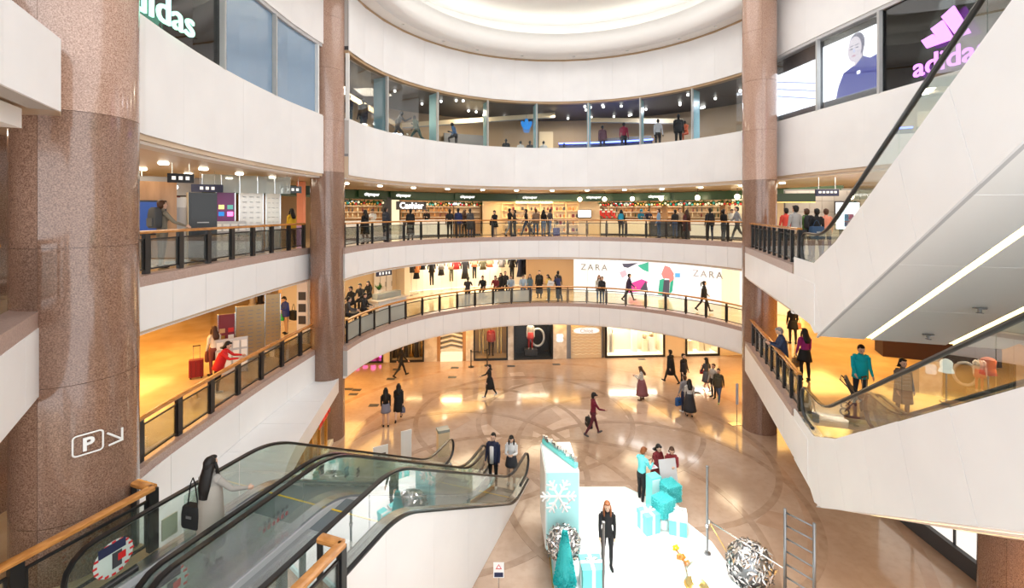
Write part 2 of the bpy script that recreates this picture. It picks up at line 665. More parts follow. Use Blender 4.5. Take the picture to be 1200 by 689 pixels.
for nm, p in (('left', left2), ('far', far2), ('right', right2)):
    L = lens(p)[-1]
    if nm == 'right':
        p = [PR(21.6, VR), PR(12.9, VR)]
    band('wall_%s_second' % nm, p, 2.47, 3.50, .25, M['white'], .04, 1.22 if nm == 'far' else 2.4, .012)
    p0 = p if nm != 'right' else right2
    struct('trim_%d' % k, piece(p0, 0, lens(p0)[-1], 3.50, 3.69, .38, .03, max(4, int(L / .5))), M['kerb_stone']); k += 1
    struct('trim_%d' % k, piece(p, 0, L, 2.38, 2.47, .3, -.05, max(4, int(L / .5))), M['white_matt']); k += 1
# end of the landings on the right, under the lower ends of the escalators
for z0, z1 in ((6.30, 7.60), (2.38, 3.60)):
    a, b = PR(14.32, VR), PR(14.32, VR + 3.6)
    struct('wall_right_landing_%d' % (1 if z0 > 4 else 2), MB().prism([t2(a), t2(b), t2(PR(14.5, VR + 3.6)), t2(PR(14.5, VR))], z0, z1), M['white'])

# ------------------------------------------------------------------ ceiling ring and dome over the atrium
def annulus(cx, cy, r0, r1, z0, z1, n=72):
    rings = []
    for i in range(n):
        a = 2 * math.pi * i / n
        c, s = math.cos(a), math.sin(a)
        rings.append([(cx + r0 * c, cy + r0 * s, z0), (cx + r1 * c, cy + r1 * s, z0), (cx + r1 * c, cy + r1 * s, z1), (cx + r0 * c, cy + r0 * s, z1)])
    return MB().loft(rings, False, True)


struct('ceiling', annulus(CX, CY - .2, 8.3, 14.5, 18.2, 18.5), M['ceiling_white'])
struct('ceiling_fascia', annulus(CX, CY - .2, 7.7, 8.35, 18.12, 19.15), M['ceiling_white'], True)
struct('ceiling_shadow_gap', annulus(CX, CY, 9.02, 9.12, 18.10, 18.19), M['tan'])
struct('ceiling_cove', annulus(CX, CY - .2, 8.3, 9.4, 18.5, 18.6), M['ceiling_white'])
struct('ceiling_cove_wall', annulus(CX, CY - .2, 9.2, 9.4, 18.55, 20.3), M['ceiling_white'])
struct('ceiling_dome', MB().lathe([(9.4, 0), (9.4, .12), (.05, .9), (.05, .8)], (CX, CY - .2, 20.25), 64), M['ceiling_white'], True)
cl = annulus(CX, CY - .2, 8.7, 8.9, 18.7, 18.78).build('cove_lamp', M['lamp_cool'])
tag(cl, 'ring of warm cove light hidden behind the white dome fascia', 'cove light')
dl_mesh = MB().lathe([(.075, 0), (.09, .01), (.09, .03), (.04, .035)], (0, 0, 0), 12).mesh('downlight', (M['chrome'],))
for a in (-62, -44, -30, -12, 8, 28, 47, 60):
    o = share('ceiling_spotlight', dl_mesh, None, (CX + 8.7 * math.sin(a * D2R), CY - .2 + 8.7 * math.cos(a * D2R), 18.165))
    tag(o, 'small round spotlight set in the white ring soffit under the dome', 'spotlight', 'spotlights in the dome soffit')
bl_mesh = MB().lathe([(.02, 0), (.14, 0), (.14, .03), (.02, .035)], (0, 0, 0), 12).mesh('dome_downlight', (M['lamp'],))
for a in (-40, -20, 0, 20, 40):
    o = share('dome_downlight', bl_mesh, None, (CX + 8.15 * math.sin(a * D2R), CY - .2 + 8.15 * math.cos(a * D2R), 20.40))
    tag(o, 'small bright downlight in the white ceiling of the dome', 'downlight', 'downlights in the dome')

# ------------------------------------------------------------------ granite columns
def column(cx, cy, r, z0, z1, zsplit, label, turn=0.0, step=2.05):
    t = thing('granite_column', label, 'column', (cx, cy, z0))
    n = 20
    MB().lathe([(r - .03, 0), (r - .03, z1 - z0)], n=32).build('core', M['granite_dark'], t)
    zs = [z0]
    z = zsplit
    while z > z0 + .8:
        z -= step
        if z > z0 + .5:
            zs.append(z)
    zs.append(zsplit)
    z = zsplit + step
    while z < z1 - .5:
        zs.append(z)
        z += step
    zs = sorted(zs) + [z1]
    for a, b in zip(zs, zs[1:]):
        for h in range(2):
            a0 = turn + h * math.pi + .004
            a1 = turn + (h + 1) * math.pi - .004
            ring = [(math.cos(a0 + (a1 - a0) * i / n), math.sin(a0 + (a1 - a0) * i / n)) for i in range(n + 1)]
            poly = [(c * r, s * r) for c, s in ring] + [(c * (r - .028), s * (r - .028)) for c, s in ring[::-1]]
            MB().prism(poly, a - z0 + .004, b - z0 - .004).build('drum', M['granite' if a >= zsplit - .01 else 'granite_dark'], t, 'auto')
    return t


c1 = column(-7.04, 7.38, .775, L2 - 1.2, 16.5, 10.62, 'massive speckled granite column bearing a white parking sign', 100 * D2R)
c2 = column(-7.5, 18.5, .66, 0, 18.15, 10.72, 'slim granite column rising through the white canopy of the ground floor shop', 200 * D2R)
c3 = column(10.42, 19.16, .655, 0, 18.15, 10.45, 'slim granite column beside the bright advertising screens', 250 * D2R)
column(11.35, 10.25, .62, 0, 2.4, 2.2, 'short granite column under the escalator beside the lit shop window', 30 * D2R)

# ------------------------------------------------------------------ outer walls of the building
struct('wall_left', MB().box(-24, 17, 8, .3, 40, 17), M['cream'])
struct('wall_right', MB().box(24, 17, 8, .3, 40, 17), M['cream'])
struct('wall_back', MB().box(0, 36.2, 8, 50, .3, 17), M['cream'])
struct('wall_left_stone', MB().box(-9.45, 6.0, 7.6, .25, 6.6, 11), M['granite_dark'])

# ------------------------------------------------------------------ balustrades
RAILPROF = [(-.06, -.035), (.06, -.035), (.075, -.01), (.07, .025), (.04, .04), (-.04, .04), (-.07, .025), (-.075, -.01)]


def balustrade(path, zf, label, top=1.04, bay=1.15, inset=.17, wide=.10, glassm='glass', wood='wood', frost=(), twin=False, base=.07):
    s = lens(path)
    L = s[-1]
    n = max(1, round(L / bay))
    nodes_ = []
    for i in range(n + 1):
        t = L * i / n
        p, nn = sample(path, t, s), normal_at(path, t, s)
        nodes_.append((p - nn * inset, nn))
    c = nodes_[len(nodes_) // 2][0]
    T = thing('balustrade', label, 'balustrade', (c.x, c.y, zf), world=True)
    fine = [(lambda q, nn: (q.x, q.y, zf + top))(sample(path, L * i / (n * 2), s) - normal_at(path, L * i / (n * 2), s) * inset, 0) for i in range(2 * n + 1)]
    MB().tube(fine, 0, prof=RAILPROF).build('handrail', M[wood], T, 'auto')
    for i, (p, nn) in enumerate(nodes_):
        ang = math.atan2(nn.y, nn.x)
        MB().box(p.x, p.y, zf + (top - .04 + base - .07) / 2 + .03, .09, wide, top - .04 - base + .06, ang).build('post', M['black_metal'], T)
    for i in range(n):
        a, b = nodes_[i][0], nodes_[i + 1][0]
        d = b - a
        l = d.length
        d.normalize()
        mid = (a + b) / 2
        ang = math.atan2(d.y, d.x)
        z0, z1 = zf + base + .10, zf + top - .17
        wdt = l - wide - .03
        g = MB().box(mid.x, mid.y, (z0 + z1) / 2, wdt - .03, .012, z1 - z0 - .03, ang).build('pane', M['glass_frost' if i in frost else glassm], T)
        fr = MB()
        for zz in (z0, z1):
            fr.box(mid.x, mid.y, zz, wdt, .035, .035, ang)
        for sg in (-1, 1):
            fr.box(mid.x + d.x * sg * (wdt / 2 - .015), mid.y + d.y * sg * (wdt / 2 - .015), (z0 + z1) / 2, .03, .035, z1 - z0, ang)
        fr.build('pane_frame', M['black_metal'], T)
    return T


def trimpath(path, a, b):
    s = lens(path)
    n = 40
    return [sample(path, a + (s[-1] - b - a) * i / n, s) for i in range(n + 1)]


balustrade(trimpath(far3, .4, .3), L3, 'long curved third floor balustrade in front of the food hall', bay=1.12, wide=.06)
balustrade(trimpath(left3, .9, .2), L3, 'third floor balustrade before the directory boards, oak handrail', bay=1.15, wide=.16)
balustrade(trimpath(right3, .2, .05), L3, 'third floor balustrade at the landing beside the rising escalator', bay=.72, wide=.12)
balustrade(trimpath(near3, .1, .75), L3, 'third floor balustrade ending at the massive granite column', bay=1.1, wide=.16, inset=.35)
balustrade(trimpath(far2, .4, .3), L2, 'long curved second floor balustrade in front of the fashion stores', bay=1.12, wide=.06, frost=(0, 1, 2, 3, 7, 8, 9, 10))
balustrade(trimpath(left2, .8, .2), L2, 'second floor balustrade above the white canopy, oak handrail', bay=1.25, wide=.16)
balustrade(trimpath(right2, .2, .05), L2, 'second floor balustrade at the landing below the escalator soffit', bay=.75, wide=.12)
balustrade([PL(-1.5, -7.95), PL(5.0, -7.95)], L2, 'second floor balustrade beside the escalators under the parking sign', bay=1.6, wide=.14, inset=0)
balustrade([PL(-1.2, -4.2), PL(5.0, -4.2)], L2, 'second floor balustrade at the outer side of the escalator landing', bay=1.5, wide=.10, inset=0)
# short returns of the oak handrails at the ends
# ------------------------------------------------------------------ escalators
TAN = math.tan(30 * D2R)


def profile(rise, low, top, off, n=7):
    """(x, z) line above the step noses; x = 0 where the slope starts at the bottom"""
    run = rise / TAN
    f = .55
    pts = [(-low, off)]
    for i in range(n + 1):
        t = i / n
        x = -f + 2 * f * t
        pts.append((x, off + (x + f) ** 2 / (4 * f) * TAN))
    for i in range(n + 1):
        t = i / n
        x = run - f + 2 * f * t
        pts.append((x, off + rise - (run + f - x) ** 2 / (4 * f) * TAN))
    pts.append((run + top, off + rise))
    return pts


def escalator(org, up_dir, zlow, rise, width, low, top, label, deck=.16, glassm='glass_green', hand=.92, under=1.0, sides=(0, 1), newel=.36):
    """org: plan point at the start of the slope on the axis; up_dir: unit plan vector up the slope"""
    run = rise / TAN
    rz = math.atan2(up_dir[1], up_dir[0])
    T = thing('escalator', label, 'escalator', (org[0], org[1], zlow), rz)
    pr = profile(rise, low, top, 0.0)
    for sd in (-1, 1):
        y = sd * width / 2
        # handrail with round newel ends
        h = [(x, z + hand) for x, z in pr]
        r = (hand - .18) / 2
        lowarc = [(h[0][0] - r * math.sin(a), h[0][1] - r + r * math.cos(a)) for a in [math.pi * i / 8 for i in range(8, 0, -1)]]
        toparc = [(h[-1][0] + r * math.sin(a), h[-1][1] - r + r * math.cos(a)) for a in [math.pi * i / 8 for i in range(1, 9)]]
        hp = [(lowarc[0][0] + .5, lowarc[0][1])] + lowarc + h + toparc + [(toparc[-1][0] - .5, toparc[-1][1])]
        hr = MB().tube([(x, y, z) for x, z in hp], 0, prof=[(-.04, -.02), (.04, -.02), (.045, .01), (.02, .03), (-.02, .03), (-.045, .01)])
        hr.build('handrail', M['rubber'], T, 'auto')
        # glass: one pane per stretch
        cuts = [-low - r * .95, -low * .35, run * .2, run * .5, run * .8, run + top * .25, run + top + r * .95]
        allp = sorted(set([round(x, 3) for x, z in pr] + [round(c, 3) for c in cuts] + [-low - r * .6, run + top + r * .6]))

        def zz(x):
            if x <= pr[0][0]:
                return pr[0][1]
            for (xa, za), (xb, zb) in zip(pr, pr[1:]):
                if x <= xb:
                    return za + (zb - za) * (x - xa) / max(1e-6, xb - xa)
            return pr[-1][1]
        for ca, cb in zip(cuts, cuts[1:]):
            xs = [ca + .008] + [x for x in allp if ca + .02 < x < cb - .02] + [cb - .008]
            up_, dn = [], []
            for x in xs:
                e = 0.0
                if x < -low:
                    e = r - math.sqrt(max(0, r * r - (x + low) ** 2))
                if x > run + top:
                    e = r - math.sqrt(max(0, r * r - (x - run - top) ** 2))
                up_.append((x, y - .006, zz(x) + hand - .02 - e))
                dn.append((x, y - .006, zz(x) + deck + e * .3))
            MB().slab3(dn + up_[::-1], (0, .012, 0)).build('glass_panel', M[glassm], T)
        # decks and inner skirts under the glass
        rings = [[(x, y - .10, z + deck - .07), (x, y + .10, z + deck - .07), (x, y + .10, z + deck), (x, y - .10, z + deck)] for x, z in pr]
        MB().loft(rings).build('deck', M['steel'], T)
        yy = y - sd * .1
        rings = [[(x, yy, z - .25), (x, yy - sd * .02, z - .25), (x, yy - sd * .02, z + deck - .05), (x, yy, z + deck - .05)] for x, z in pr]
        MB().loft(rings).build('inner_skirt', M['light_grey'], T)
    # steps, landings
    ns = int(rise / .2)
    sm = MB().box(0, 0, -.11, .41, width - .24, .20).mesh('step', (M['tread'],))
    ym = MB().box(-.19, 0, -.004, .025, width - .26, .012).mesh('step_edge', (M['yellow'],))
    for i in range(-2, int(run / .4) + 3):
        x = i * .4 + .2
        z = max(0.02, min(rise, (x) * TAN - .02))
        s_ = share('step', sm, T, (x, 0, z))
        if i in (-1, int(run / .4) + 1):
            share('step_edge', ym, s_)
    for x0, x1, z in ((-low - .1, -.62, 0), (run + .75, run + top + .25, rise)):
        MB().box((x0 + x1) / 2, 0, z - .02, x1 - x0, width - .24, .06).build('landing_plate', M['steel'], T)
    return T, pr, run


# two escalators from the second floor down to the ground floor, at the left
ud = (-.3338, -.9426)
LOWU = 13.25
for vc, wdt, lab in ((-6.95, 1.30, 'escalator carrying the woman in a long grey cardigan down to the ground floor'),
                     (-5.41, 1.38, 'escalator with the white outer skirt, couple standing at its foot')):
    T, pr, run = escalator(PL(LOWU, vc), ud, 0.0, L2, wdt, 1.4, 2.95, lab)
    # truss: solid white cladding from the deck line to the floor
    for sd in ((-1, 1)):
        y = sd * (wdt / 2 + .105)
        top_ = [(x, z + .09) for x, z in pr]
        xs = [-1.45, .1, 1.75, 3.4, 5.05, 6.7, 9.2]
        for a, b in zip(xs, xs[1:]):
            seg = [(x, z) for x, z in top_ if a + .03 < x < b - .03]

            def zt(x):
                for (xa, za), (xb, zb) in zip(top_, top_[1:]):
                    if x <= xb:
                        return za + (zb - za) * (x - xa) / max(1e-6, xb - xa)
                return top_[-1][1]
            line = [(a + .002, zt(a))] + seg + [(b - .002, zt(b))]
            bot = (lambda x: 0.01)
            poly = [(x, y, z) for x, z in line] + [(b - .002, y, bot(b)), (a + .002, y, bot(a))]
            MB().slab3(poly, (0, .03 * sd, 0)).build('skirt_panel', M['white'], T)
    # black band and steel lip that run along the outside of the glass
    y = (wdt / 2 + .12)
    for sd in (-1, 1):
        rings = [[(x, sd * (y - .03), z + .095), (x, sd * (y + .03), z + .095), (x, sd * (y + .03), z + .125), (x, sd * (y - .03), z + .125)] for x, z in pr]
        MB().loft(rings).build('outer_lip', M['black'], T)

# two pairs of escalators on the right, one above the other, climbing towards the viewer
for zl, rise, gh, tier in ((L3, 3.9, .68, 'upper'), (L2, L3 - L2, .80, 'lower')):
    for j, vc in enumerate((VR + .80, VR + 2.42)):
        lab = ('%s of the stacked escalators by the screens, the %s' % ('upper' if tier == 'upper' else 'lower', 'one with the white clad side' if j == 0 else 'one behind the white clad side'))
        T, pr, run = escalator(PR(12.15, vc), (-.3007, -.9537), zl, rise, 1.42, 1.3, 2.2, lab, deck=.97 - gh, hand=.97)
        if j == 0:
            # white cladding of the truss in leaning panels, their joints square to the slope
            th = 2.26                      # from the handrail line down to the soffit
            topo = .97 - gh
            xs = [-1.9, -.35, 1.0, 2.3, 3.6, 4.9, 6.2, 7.5, 8.8]

            def zl_(x):
                return max(0.0, min(rise, x * TAN))
            for a, b in zip(xs, xs[1:]):
                sh = .55
                ta, tb = max(-1.95, a), b
                ba, bb = a + sh, b + sh
                low_z = (.97 - th - .02)
                pts = []
                for x in (ta, tb):
                    pts.append((x, zl_(x) + topo))
                for x in (bb, ba):
                    z = x * TAN + low_z
                    if x < .15:
                        z = max(z, low_z + .1)
                    pts.append((x, z))
                if a < -1.5:
                    pts = [(-1.95, topo), (b - .006, topo), (b + sh - .006, (b + sh) * TAN + low_z), (-.28, low_z - .05), (-.6, -1.22), (-1.95, -1.2)]
                else:
                    pts = [(pts[0][0] + .006, pts[0][1]), (pts[1][0] - .006, pts[1][1]), (pts[2][0] - .006, pts[2][1]), (pts[3][0] + .006, pts[3][1])]
                poly = [(x, -.83, z) for x, z in pts]
                MB().slab3(poly, (0, .03, 0)).build('cladding_panel', M['white'], T)
    # soffit under the pair, with two recessed strips of warm light
    T0 = thing('escalator_soffit', 'white soffit panels with warm light strips under the %s stacked escalators' % tier, 'soffit', (*PR(12.15, VR), zl), math.atan2(-.9537, -.3007))
    low_z = .97 - 2.26
    W = 3.45
    sg = 1                                 # local y points away from the void

    def sl(x0, x1, y0, y1, dz, nm, mm, thick=.06):
        pts = [(x0, y0 * sg, x0 * TAN + low_z + dz), (x1, y0 * sg, x1 * TAN + low_z + dz), (x1, y1 * sg, x1 * TAN + low_z + dz), (x0, y1 * sg, x0 * TAN + low_z + dz)]
        return MB().slab3(pts, (0, 0, thick)).build(nm, mm, T0)
    xs = [-.2, 1.6, 3.4, 5.2, 7.0, 9.0]
    for a, b in zip(xs, xs[1:]):
        for y0, y1 in ((0.0, .94), (1.06, 2.44), (2.56, W)):
            sl(a + .006, b - .006, y0 + .004, y1 - .004, 0, 'soffit_panel', M['ceiling_white'])
    for y0, y1 in ((.94, 1.06), (2.44, 2.56)):
        sl(-.2, 9.0, y0, y1, .04, 'light_strip', M['strip_warm'], .03)
    sl(-.25, 9.0, 0, .05, -.02, 'edge_strip', M['light_grey'], .03)
    MB().slab3([(-.2, 0, low_z), (-.2, W * sg, low_z), (-2.0, W * sg, -.3), (-2.0, 0, -.3)], (0, 0, .05)).build('soffit_panel', M['ceiling_white'], T0)
    if tier == 'upper':
        for x, yy in ((1.9, 1.9), (.4, 1.85)):
            MB().lathe([(.10, 0), (.10, -.02), (.03, -.03), (.03, -.09), (.06, -.10)], (x, yy * sg, x * TAN + low_z), 10).build('sprinkler', M['steel_dark'], T0)
# ------------------------------------------------------------------ top floor shop windows
def t_at(path, px):
    """distance along the plan curve at which the photograph's column px meets it"""
    s = lens(path)
    best = None
    N = 400
    prev = None
    for i in range(N + 1):
        t = s[-1] * i / N
        p = sample(path, t, s)
        d = (p.x - (px - 600) / FPX * p.y)
        if prev is not None and (d == 0 or (d > 0) != (prev > 0)):
            return t
        prev = d
        if best is None or abs(d) < best[0]:
            best = (abs(d), t)
    return best[1]


def on_ring(R, px):
    """plan point and clockwise angle where the column px meets the circle of radius R about the atrium centre"""
    k = (px - 600) / FPX
    # (k y - CX)^2 + (y - CY)^2 = R^2, far root
    a, b, c = k * k + 1, -2 * (k * CX + CY), CX * CX + CY * CY - R * R
    y = (-b + math.sqrt(max(0, b * b - 4 * a * c))) / (2 * a)
    x = k * y
    return Vector((x, y)), math.atan2(x - CX, y - CY)


ZS, ZH = 12.93, 15.60


def window(idx, path, t0, t1, glassm, edge=(True, True)):
    T = tag(bpy.data.objects.new('window_%d' % idx, None), kind='structure')
    COL.objects.link(T)
    s = lens(path)
    m = sample(path, (t0 + t1) / 2, s)
    T.location = (m.x, m.y, ZS)
    T['_world'] = 1
    piece(path, t0 + .03, t1 - .03, ZS, ZH, .015, -.10, 3).build('pane', M[glassm], T)
    for t in (t0, t1):
        p, n = sample(path, t, s), normal_at(path, t, s)
        if (t == t0 and edge[0]) or (t == t1 and edge[1]):
            MB().box(p.x - n.x * .03, p.y - n.y * .03, (ZS + ZH) / 2, .14, .075, ZH - ZS, math.atan2(n.y, n.x)).build('mullion', M['plastic_white'], T)
    piece(path, t0, t1, ZS, ZS + .03, .12, -.02, 3).build('window_sill', M['plastic_white'], T)
    return T


wpx = [396, 453.5, 513, 571, 629, 688.5, 749, 811, 885]
wt = [t_at(far4, p) for p in wpx]
for i in range(8):
    T = window(i + 1, far4, wt[i], wt[i + 1], 'glass_shop')
    s = lens(far4)
    # pale aqua fin standing behind the mullion, square to the front
    if i < 7:
        p, n = sample(far4, wt[i + 1], s), normal_at(far4, wt[i + 1], s)
        for sg in ((-.06, .06) if i in (3, 4) else ((-.06,) if i < 4 else (.06,))):
            tx = Vector((-n.y, n.x))
            q = p - n * .50 + tx * (-sg)
            MB().box(q.x, q.y, (ZS + ZH) / 2, .72, .05, ZH - ZS - .02, math.atan2(n.y, n.x)).build('fin', M['aqua_panel'], T)
lw = [t_at(left4, p) for p in (152, 262, 323, 372)]
for i, g in enumerate(('glass_dark', 'glass_blue', 'glass_blue')):
    window(9 + i, left4, lw[i], lw[i + 1], g)
rw = [t_at(right4, p) for p in (900, 957, 1029, 1400)]
for i, g in enumerate(('glass_shop', 'glass_shop', 'glass_dark')):
    window(12 + i, right4, rw[i], rw[i + 1], g)

# rooms behind the glass
struct('wall_far_shop', piece(arc(CX, CY, 15.0, -80, 80, 48), 0, lens(arc(CX, CY, 15.0, -80, 80, 48))[-1], 11.5, 15.74, .2, 0, 40), M['tan'])
struct('wall_left_shop', MB().box(-11.6, 13, 13.6, .2, 12, 4.4), M['mid_grey'])
struct('wall_right_shop', MB().box(15.6, 12, 13.6, .2, 18, 4.4), M['dark_grey'])
for px, R, w_, h_, mm, lab in ((640, 14.6, 1.0, 3.0, 'cream', 'pale tall display column in the sportswear shop above the cream food hall niche'),
                               (735, 14.4, 3.2, 2.4, 'mid_grey', 'grey partition with blue light line in the sportswear shop'),
                               (545, 14.5, 3.0, 2.6, 'mid_grey', 'grey partition behind the leaping mannequin')):
    p, a = on_ring(R, px)
    T = thing('shop_partition', lab, 'partition', (p.x, p.y, L4), -a)
    MB().box(0, 0, h_ / 2 + .4, w_, .12, h_).build('panel', M[mm], T)
    MB().box(0, 0, .2, w_ + .1, .3, .4).build('plinth', M['dark_grey'], T)
# blue light line
p0, a0 = on_ring(13.6, 655)
p1, a1 = on_ring(13.6, 765)
pts = []
for i in range(13):
    a = a0 + (a1 - a0) * i / 12
    pts.append((CX + 13.6 * math.sin(a), CY + 13.6 * math.cos(a), 13.9))
T = thing('neon_light', 'blue neon light line on the shop partition on the top floor', 'neon light', pts[0], world=True)
MB().tube(pts, .05, 6).build('tube', M['neon_blue'], T)
MB().tube([(x, y, z - .55) for x, y, z in pts], .04, 6).build('tube', M['neon_blue'], T)
T_ = MB().tube([(x, y + .08, z - .28) for x, y, z in pts], 0, prof=[(-.04, -.32), (.04, -.32), (.04, .32), (-.04, .32)]).build('backing', M['navy'], T)
# slanting tan beams under the dark shop ceiling
for (pxa, Ra, za), (pxb, Rb, zb), lab in (((470, 14.2, 14.6), (650, 12.0, 15.55), 'long slanting tan beam over the leaping mannequin'),
                                          ((404, 12.5, 15.3), (470, 13.2, 14.2), 'slanting orange beam behind the two mannequins in dark suits'),
                                          ((690, 13.2, 15.4), (800, 14.2, 15.0), 'slanting pale beam above the blue neon line')):
    p, _ = on_ring(Ra, pxa)
    q, _ = on_ring(Rb, pxb)
    T = thing('ceiling_beam', lab, 'beam', (p.x, p.y, za), world=True)
    MB().tube([(p.x, p.y, za), (q.x, q.y, zb)], 0, prof=[(-.09, -.14), (.09, -.14), (.09, .14), (-.09, .14)]).build('timber', M['cream'], T)
    MB().tube([(p.x, p.y, za - .16), (q.x, q.y, zb - .16)], 0, prof=[(-.05, -.02), (.05, -.02), (.05, .02), (-.05, .02)]).build('steel_flange', M['steel_dark'], T)
# spots in the shop ceiling
sp_mesh = MB().lathe([(.03, 0), (.06, .0), (.07, .10), (.03, .12)], (0, 0, 0), 10).mesh('spot', (M['lamp_cool'],))
random.seed(3)
for i in range(34):
    a = random.uniform(-72, 62) * D2R
    R = random.uniform(9.9, 14)
    o = share('shop_spotlight', sp_mesh, None, (CX + R * math.sin(a), CY + R * math.cos(a), 15.58))
    tag(o, 'tiny bright spotlight under the dark ceiling of the top floor shop', 'spotlight', 'spotlights in the top floor shop')
for a, R, c in ((-58, 11.5, SOFT), (-25, 12, SOFT), (5, 12, SOFT), (32, 12, (.9, .92, 1)), (60, 12, (.9, .92, 1))):
    area('shop_lamp', (CX + R * math.sin(a * D2R), CY + R * math.cos(a * D2R), 15.5), 1.6, 1.6, 95, c)
# blue flower emblem hanging in the shop
p, a = on_ring(11.5, 617)
T = thing('hanging_emblem', 'blue three-leaf emblem hanging in the top floor shop window', 'emblem', (p.x, p.y, 14.55), -a)
for dx, dz, rr, tl in ((-.2, .22, (.13, .02, .3), 25), (0, .3, (.15, .02, .36), 0), (.2, .22, (.13, .02, .3), -25)):
    mb = MB().ell((0, 0, 0), rr, 12, 8)
    mb.xf(Matrix.Translation((dx, 0, dz)) @ Matrix.Rotation(-tl * D2R, 4, 'Y')).build('leaf', M['sign_blue'], T, True)
for j in range(3):
    MB().box(0, 0, -.06 - j * .09, .5 - j * .08, .03, .05).build('stripe', M['sign_blue'], T)
MB().tube([(0, 0, .6), (0, 0, 1.1)], .008, 5).build('wire', M['black'], T)

# lettering and stripes behind the dark glass, left and right
def stripes_sign(path, t, back, size, zbase, glow, label, yaw):
    s = lens(path)
    p, n = sample(path, t, s), normal_at(path, t, s)
    p = p - n * back
    T = thing('shop_sign', label, 'sign', (p.x, p.y, zbase))
    Mx = face_mat((0, 0, 0), yaw)
    tb = text_mb('adidas', size, .05, bold=.004 * size)
    tb.xf(Mx).build('lettering', glow, T)
    for j, (x0, h) in enumerate(((-.72, .42), (-.22, .78), (.30, 1.12))):
        bt = size * .92
        xw = .40
        sl = -.46
        q = [(x0 * size, bt), ((x0 + xw) * size + (0 if j else .12 * size), bt), ((x0 + xw) * size + sl * h * size, bt + h * size), (x0 * size + sl * h * size + (.0 if j else .0), bt + h * size * .82)]
        MB().slab3([tuple(Mx @ Vector((x, y, -.025))) for x, y in q], Mx.to_3x3() @ Vector((0, 0, .05))).build('stripe', glow, T)
    return T


tl = t_at(left4, 183)
stripes_sign(left4, tl, -.03, .84, 13.06, M['neon_green'], 'green glowing sportswear sign with three slanted stripes', 88 * D2R)
tr = t_at(right4, 1112)
stripes_sign(right4, tr, -.06, .80, 13.1, M['neon_purple'], 'purple glowing sportswear sign with three slanted stripes', -84 * D2R)

# two bright advertising screens behind the glass on the right
def screen(t0, t1, label, portrait):
    s = lens(right4)
    a, b = sample(right4, t0, s), sample(right4, t1, s)
    n = normal_at(right4, (t0 + t1) / 2, s)
    a, b = a - n * .22, b - n * .22
    d = (b - a)
    w_ = d.length - .1
    d.normalize()
    mid = (a + b) / 2
    yaw = math.atan2(d.y, d.x)
    T = thing('advertising_screen', label, 'screen', (mid.x, mid.y, ZS), yaw)
    H = ZH - ZS
    MB().box(0, .06, H / 2, w_, .06, H - .05).build('housing', M['dark_grey'], T)
    z0, z1 = .30, H - .30 if portrait else H - .62

    def flat(pts, nm, mm, lift):
        MB().slab3([(x, -lift, z) for x, z in pts], (0, -.004, 0)).build(nm, mm, T)
    flat([(-w_ / 2 + .02, z0), (w_ / 2 - .02, z0), (w_ / 2 - .02, z1), (-w_ / 2 + .02, z1)], 'display', M['screen_white'], .03)
    if not portrait:
        for k_ in range(3):
            zz = z0 + .15 + k_ * .3
            flat([(-w_ / 2 + .05, zz + .75), (w_ / 2 - .05, zz), (w_ / 2 - .05, zz + .05), (-w_ / 2 + .05, zz + .82)], 'pale_band', M['screen_pale'], .036 + .001 * k_)
    else:
        k_ = w_ / 3.0
        # shoulders in a navy high-neck top, head turned, hair drawn back, long earring
        flat([(-.75 * k_, z0), (w_ / 2 - .02, z0), (w_ / 2 - .02, 1.42), (.95 * k_, 1.34), (.62 * k_, 1.5), (.2 * k_, 1.28), (-.35 * k_, 1.12), (-.62 * k_, .7)], 'navy_top', M['screen_navy'], .036)
        flat([(.20 * k_, 1.22), (.62 * k_, 1.5), (.66 * k_, 1.72), (.18 * k_, 1.66)], 'neck', M['screen_skin'], .038)
        face = [(.22 + .34 * math.cos(t), 1.82 + .44 * math.sin(t)) for t in [2 * math.pi * i / 20 for i in range(20)]]
        hair = [(.32 + .40 * math.cos(t), 1.95 + .42 * math.sin(t)) for t in [2 * math.pi * i / 20 for i in range(20)]]
        flat([(x * k_, min(z, z1 - .01)) for x, z in hair], 'hair', M['screen_hair'], .040)
        flat([(x * k_, min(z, z1 - .02)) for x, z in face], 'face', M['screen_skin'], .044)
        for ex in (.08, .34):
            flat([((ex + .075 * math.cos(t)) * k_, 1.86 + .022 * math.sin(t)) for t in [2 * math.pi * i / 10 for i in range(10)]], 'eye', M['screen_hair'], .048)
            flat([((ex - .09) * k_, 1.94), ((ex + .09) * k_, 1.95), ((ex + .09) * k_, 1.975), ((ex - .09) * k_, 1.96)], 'eyebrow', M['screen_hair'], .048)
        flat([(.17 * k_, 1.72), (.25 * k_, 1.72), (.22 * k_, 1.86), (.19 * k_, 1.86)], 'nose', M['screen_pale'], .048)
        flat([((.19 + .10 * math.cos(t)) * k_, 1.60 + .032 * math.sin(t)) for t in [2 * math.pi * i / 10 for i in range(10)]], 'lips', M['screen_lip'], .048)
        flat([(.60 * k_, 1.36), (.64 * k_, 1.36), (.62 * k_, 1.75), (.60 * k_, 1.75)], 'earring', M['screen_hair'], .05)
        for dx in (-.05, 0, .05):
            flat([((.42 + dx + .035 * math.cos(t)) * k_, .98 + .06 * math.sin(t)) for t in [2 * math.pi * i / 8 for i in range(8)]], 'chest_emblem', M['screen_white'], .05)


screen(rw[0], rw[1], 'bright white advertising screen with pale diagonal bands by the granite column', False)
screen(rw[1], rw[2], 'bright advertising screen showing a person in a navy high-neck top', True)

# ------------------------------------------------------------------ ground floor shop fronts at the far end
def gwall(px):
    # flat front: y = 28.1 + .066 x
    k_ = (px - 600) / FPX
    y = 28.1 / (1 - .066 * k_)
    return Vector((k_ * y, y))


YAWG = math.atan(.066)
HG = 2.46


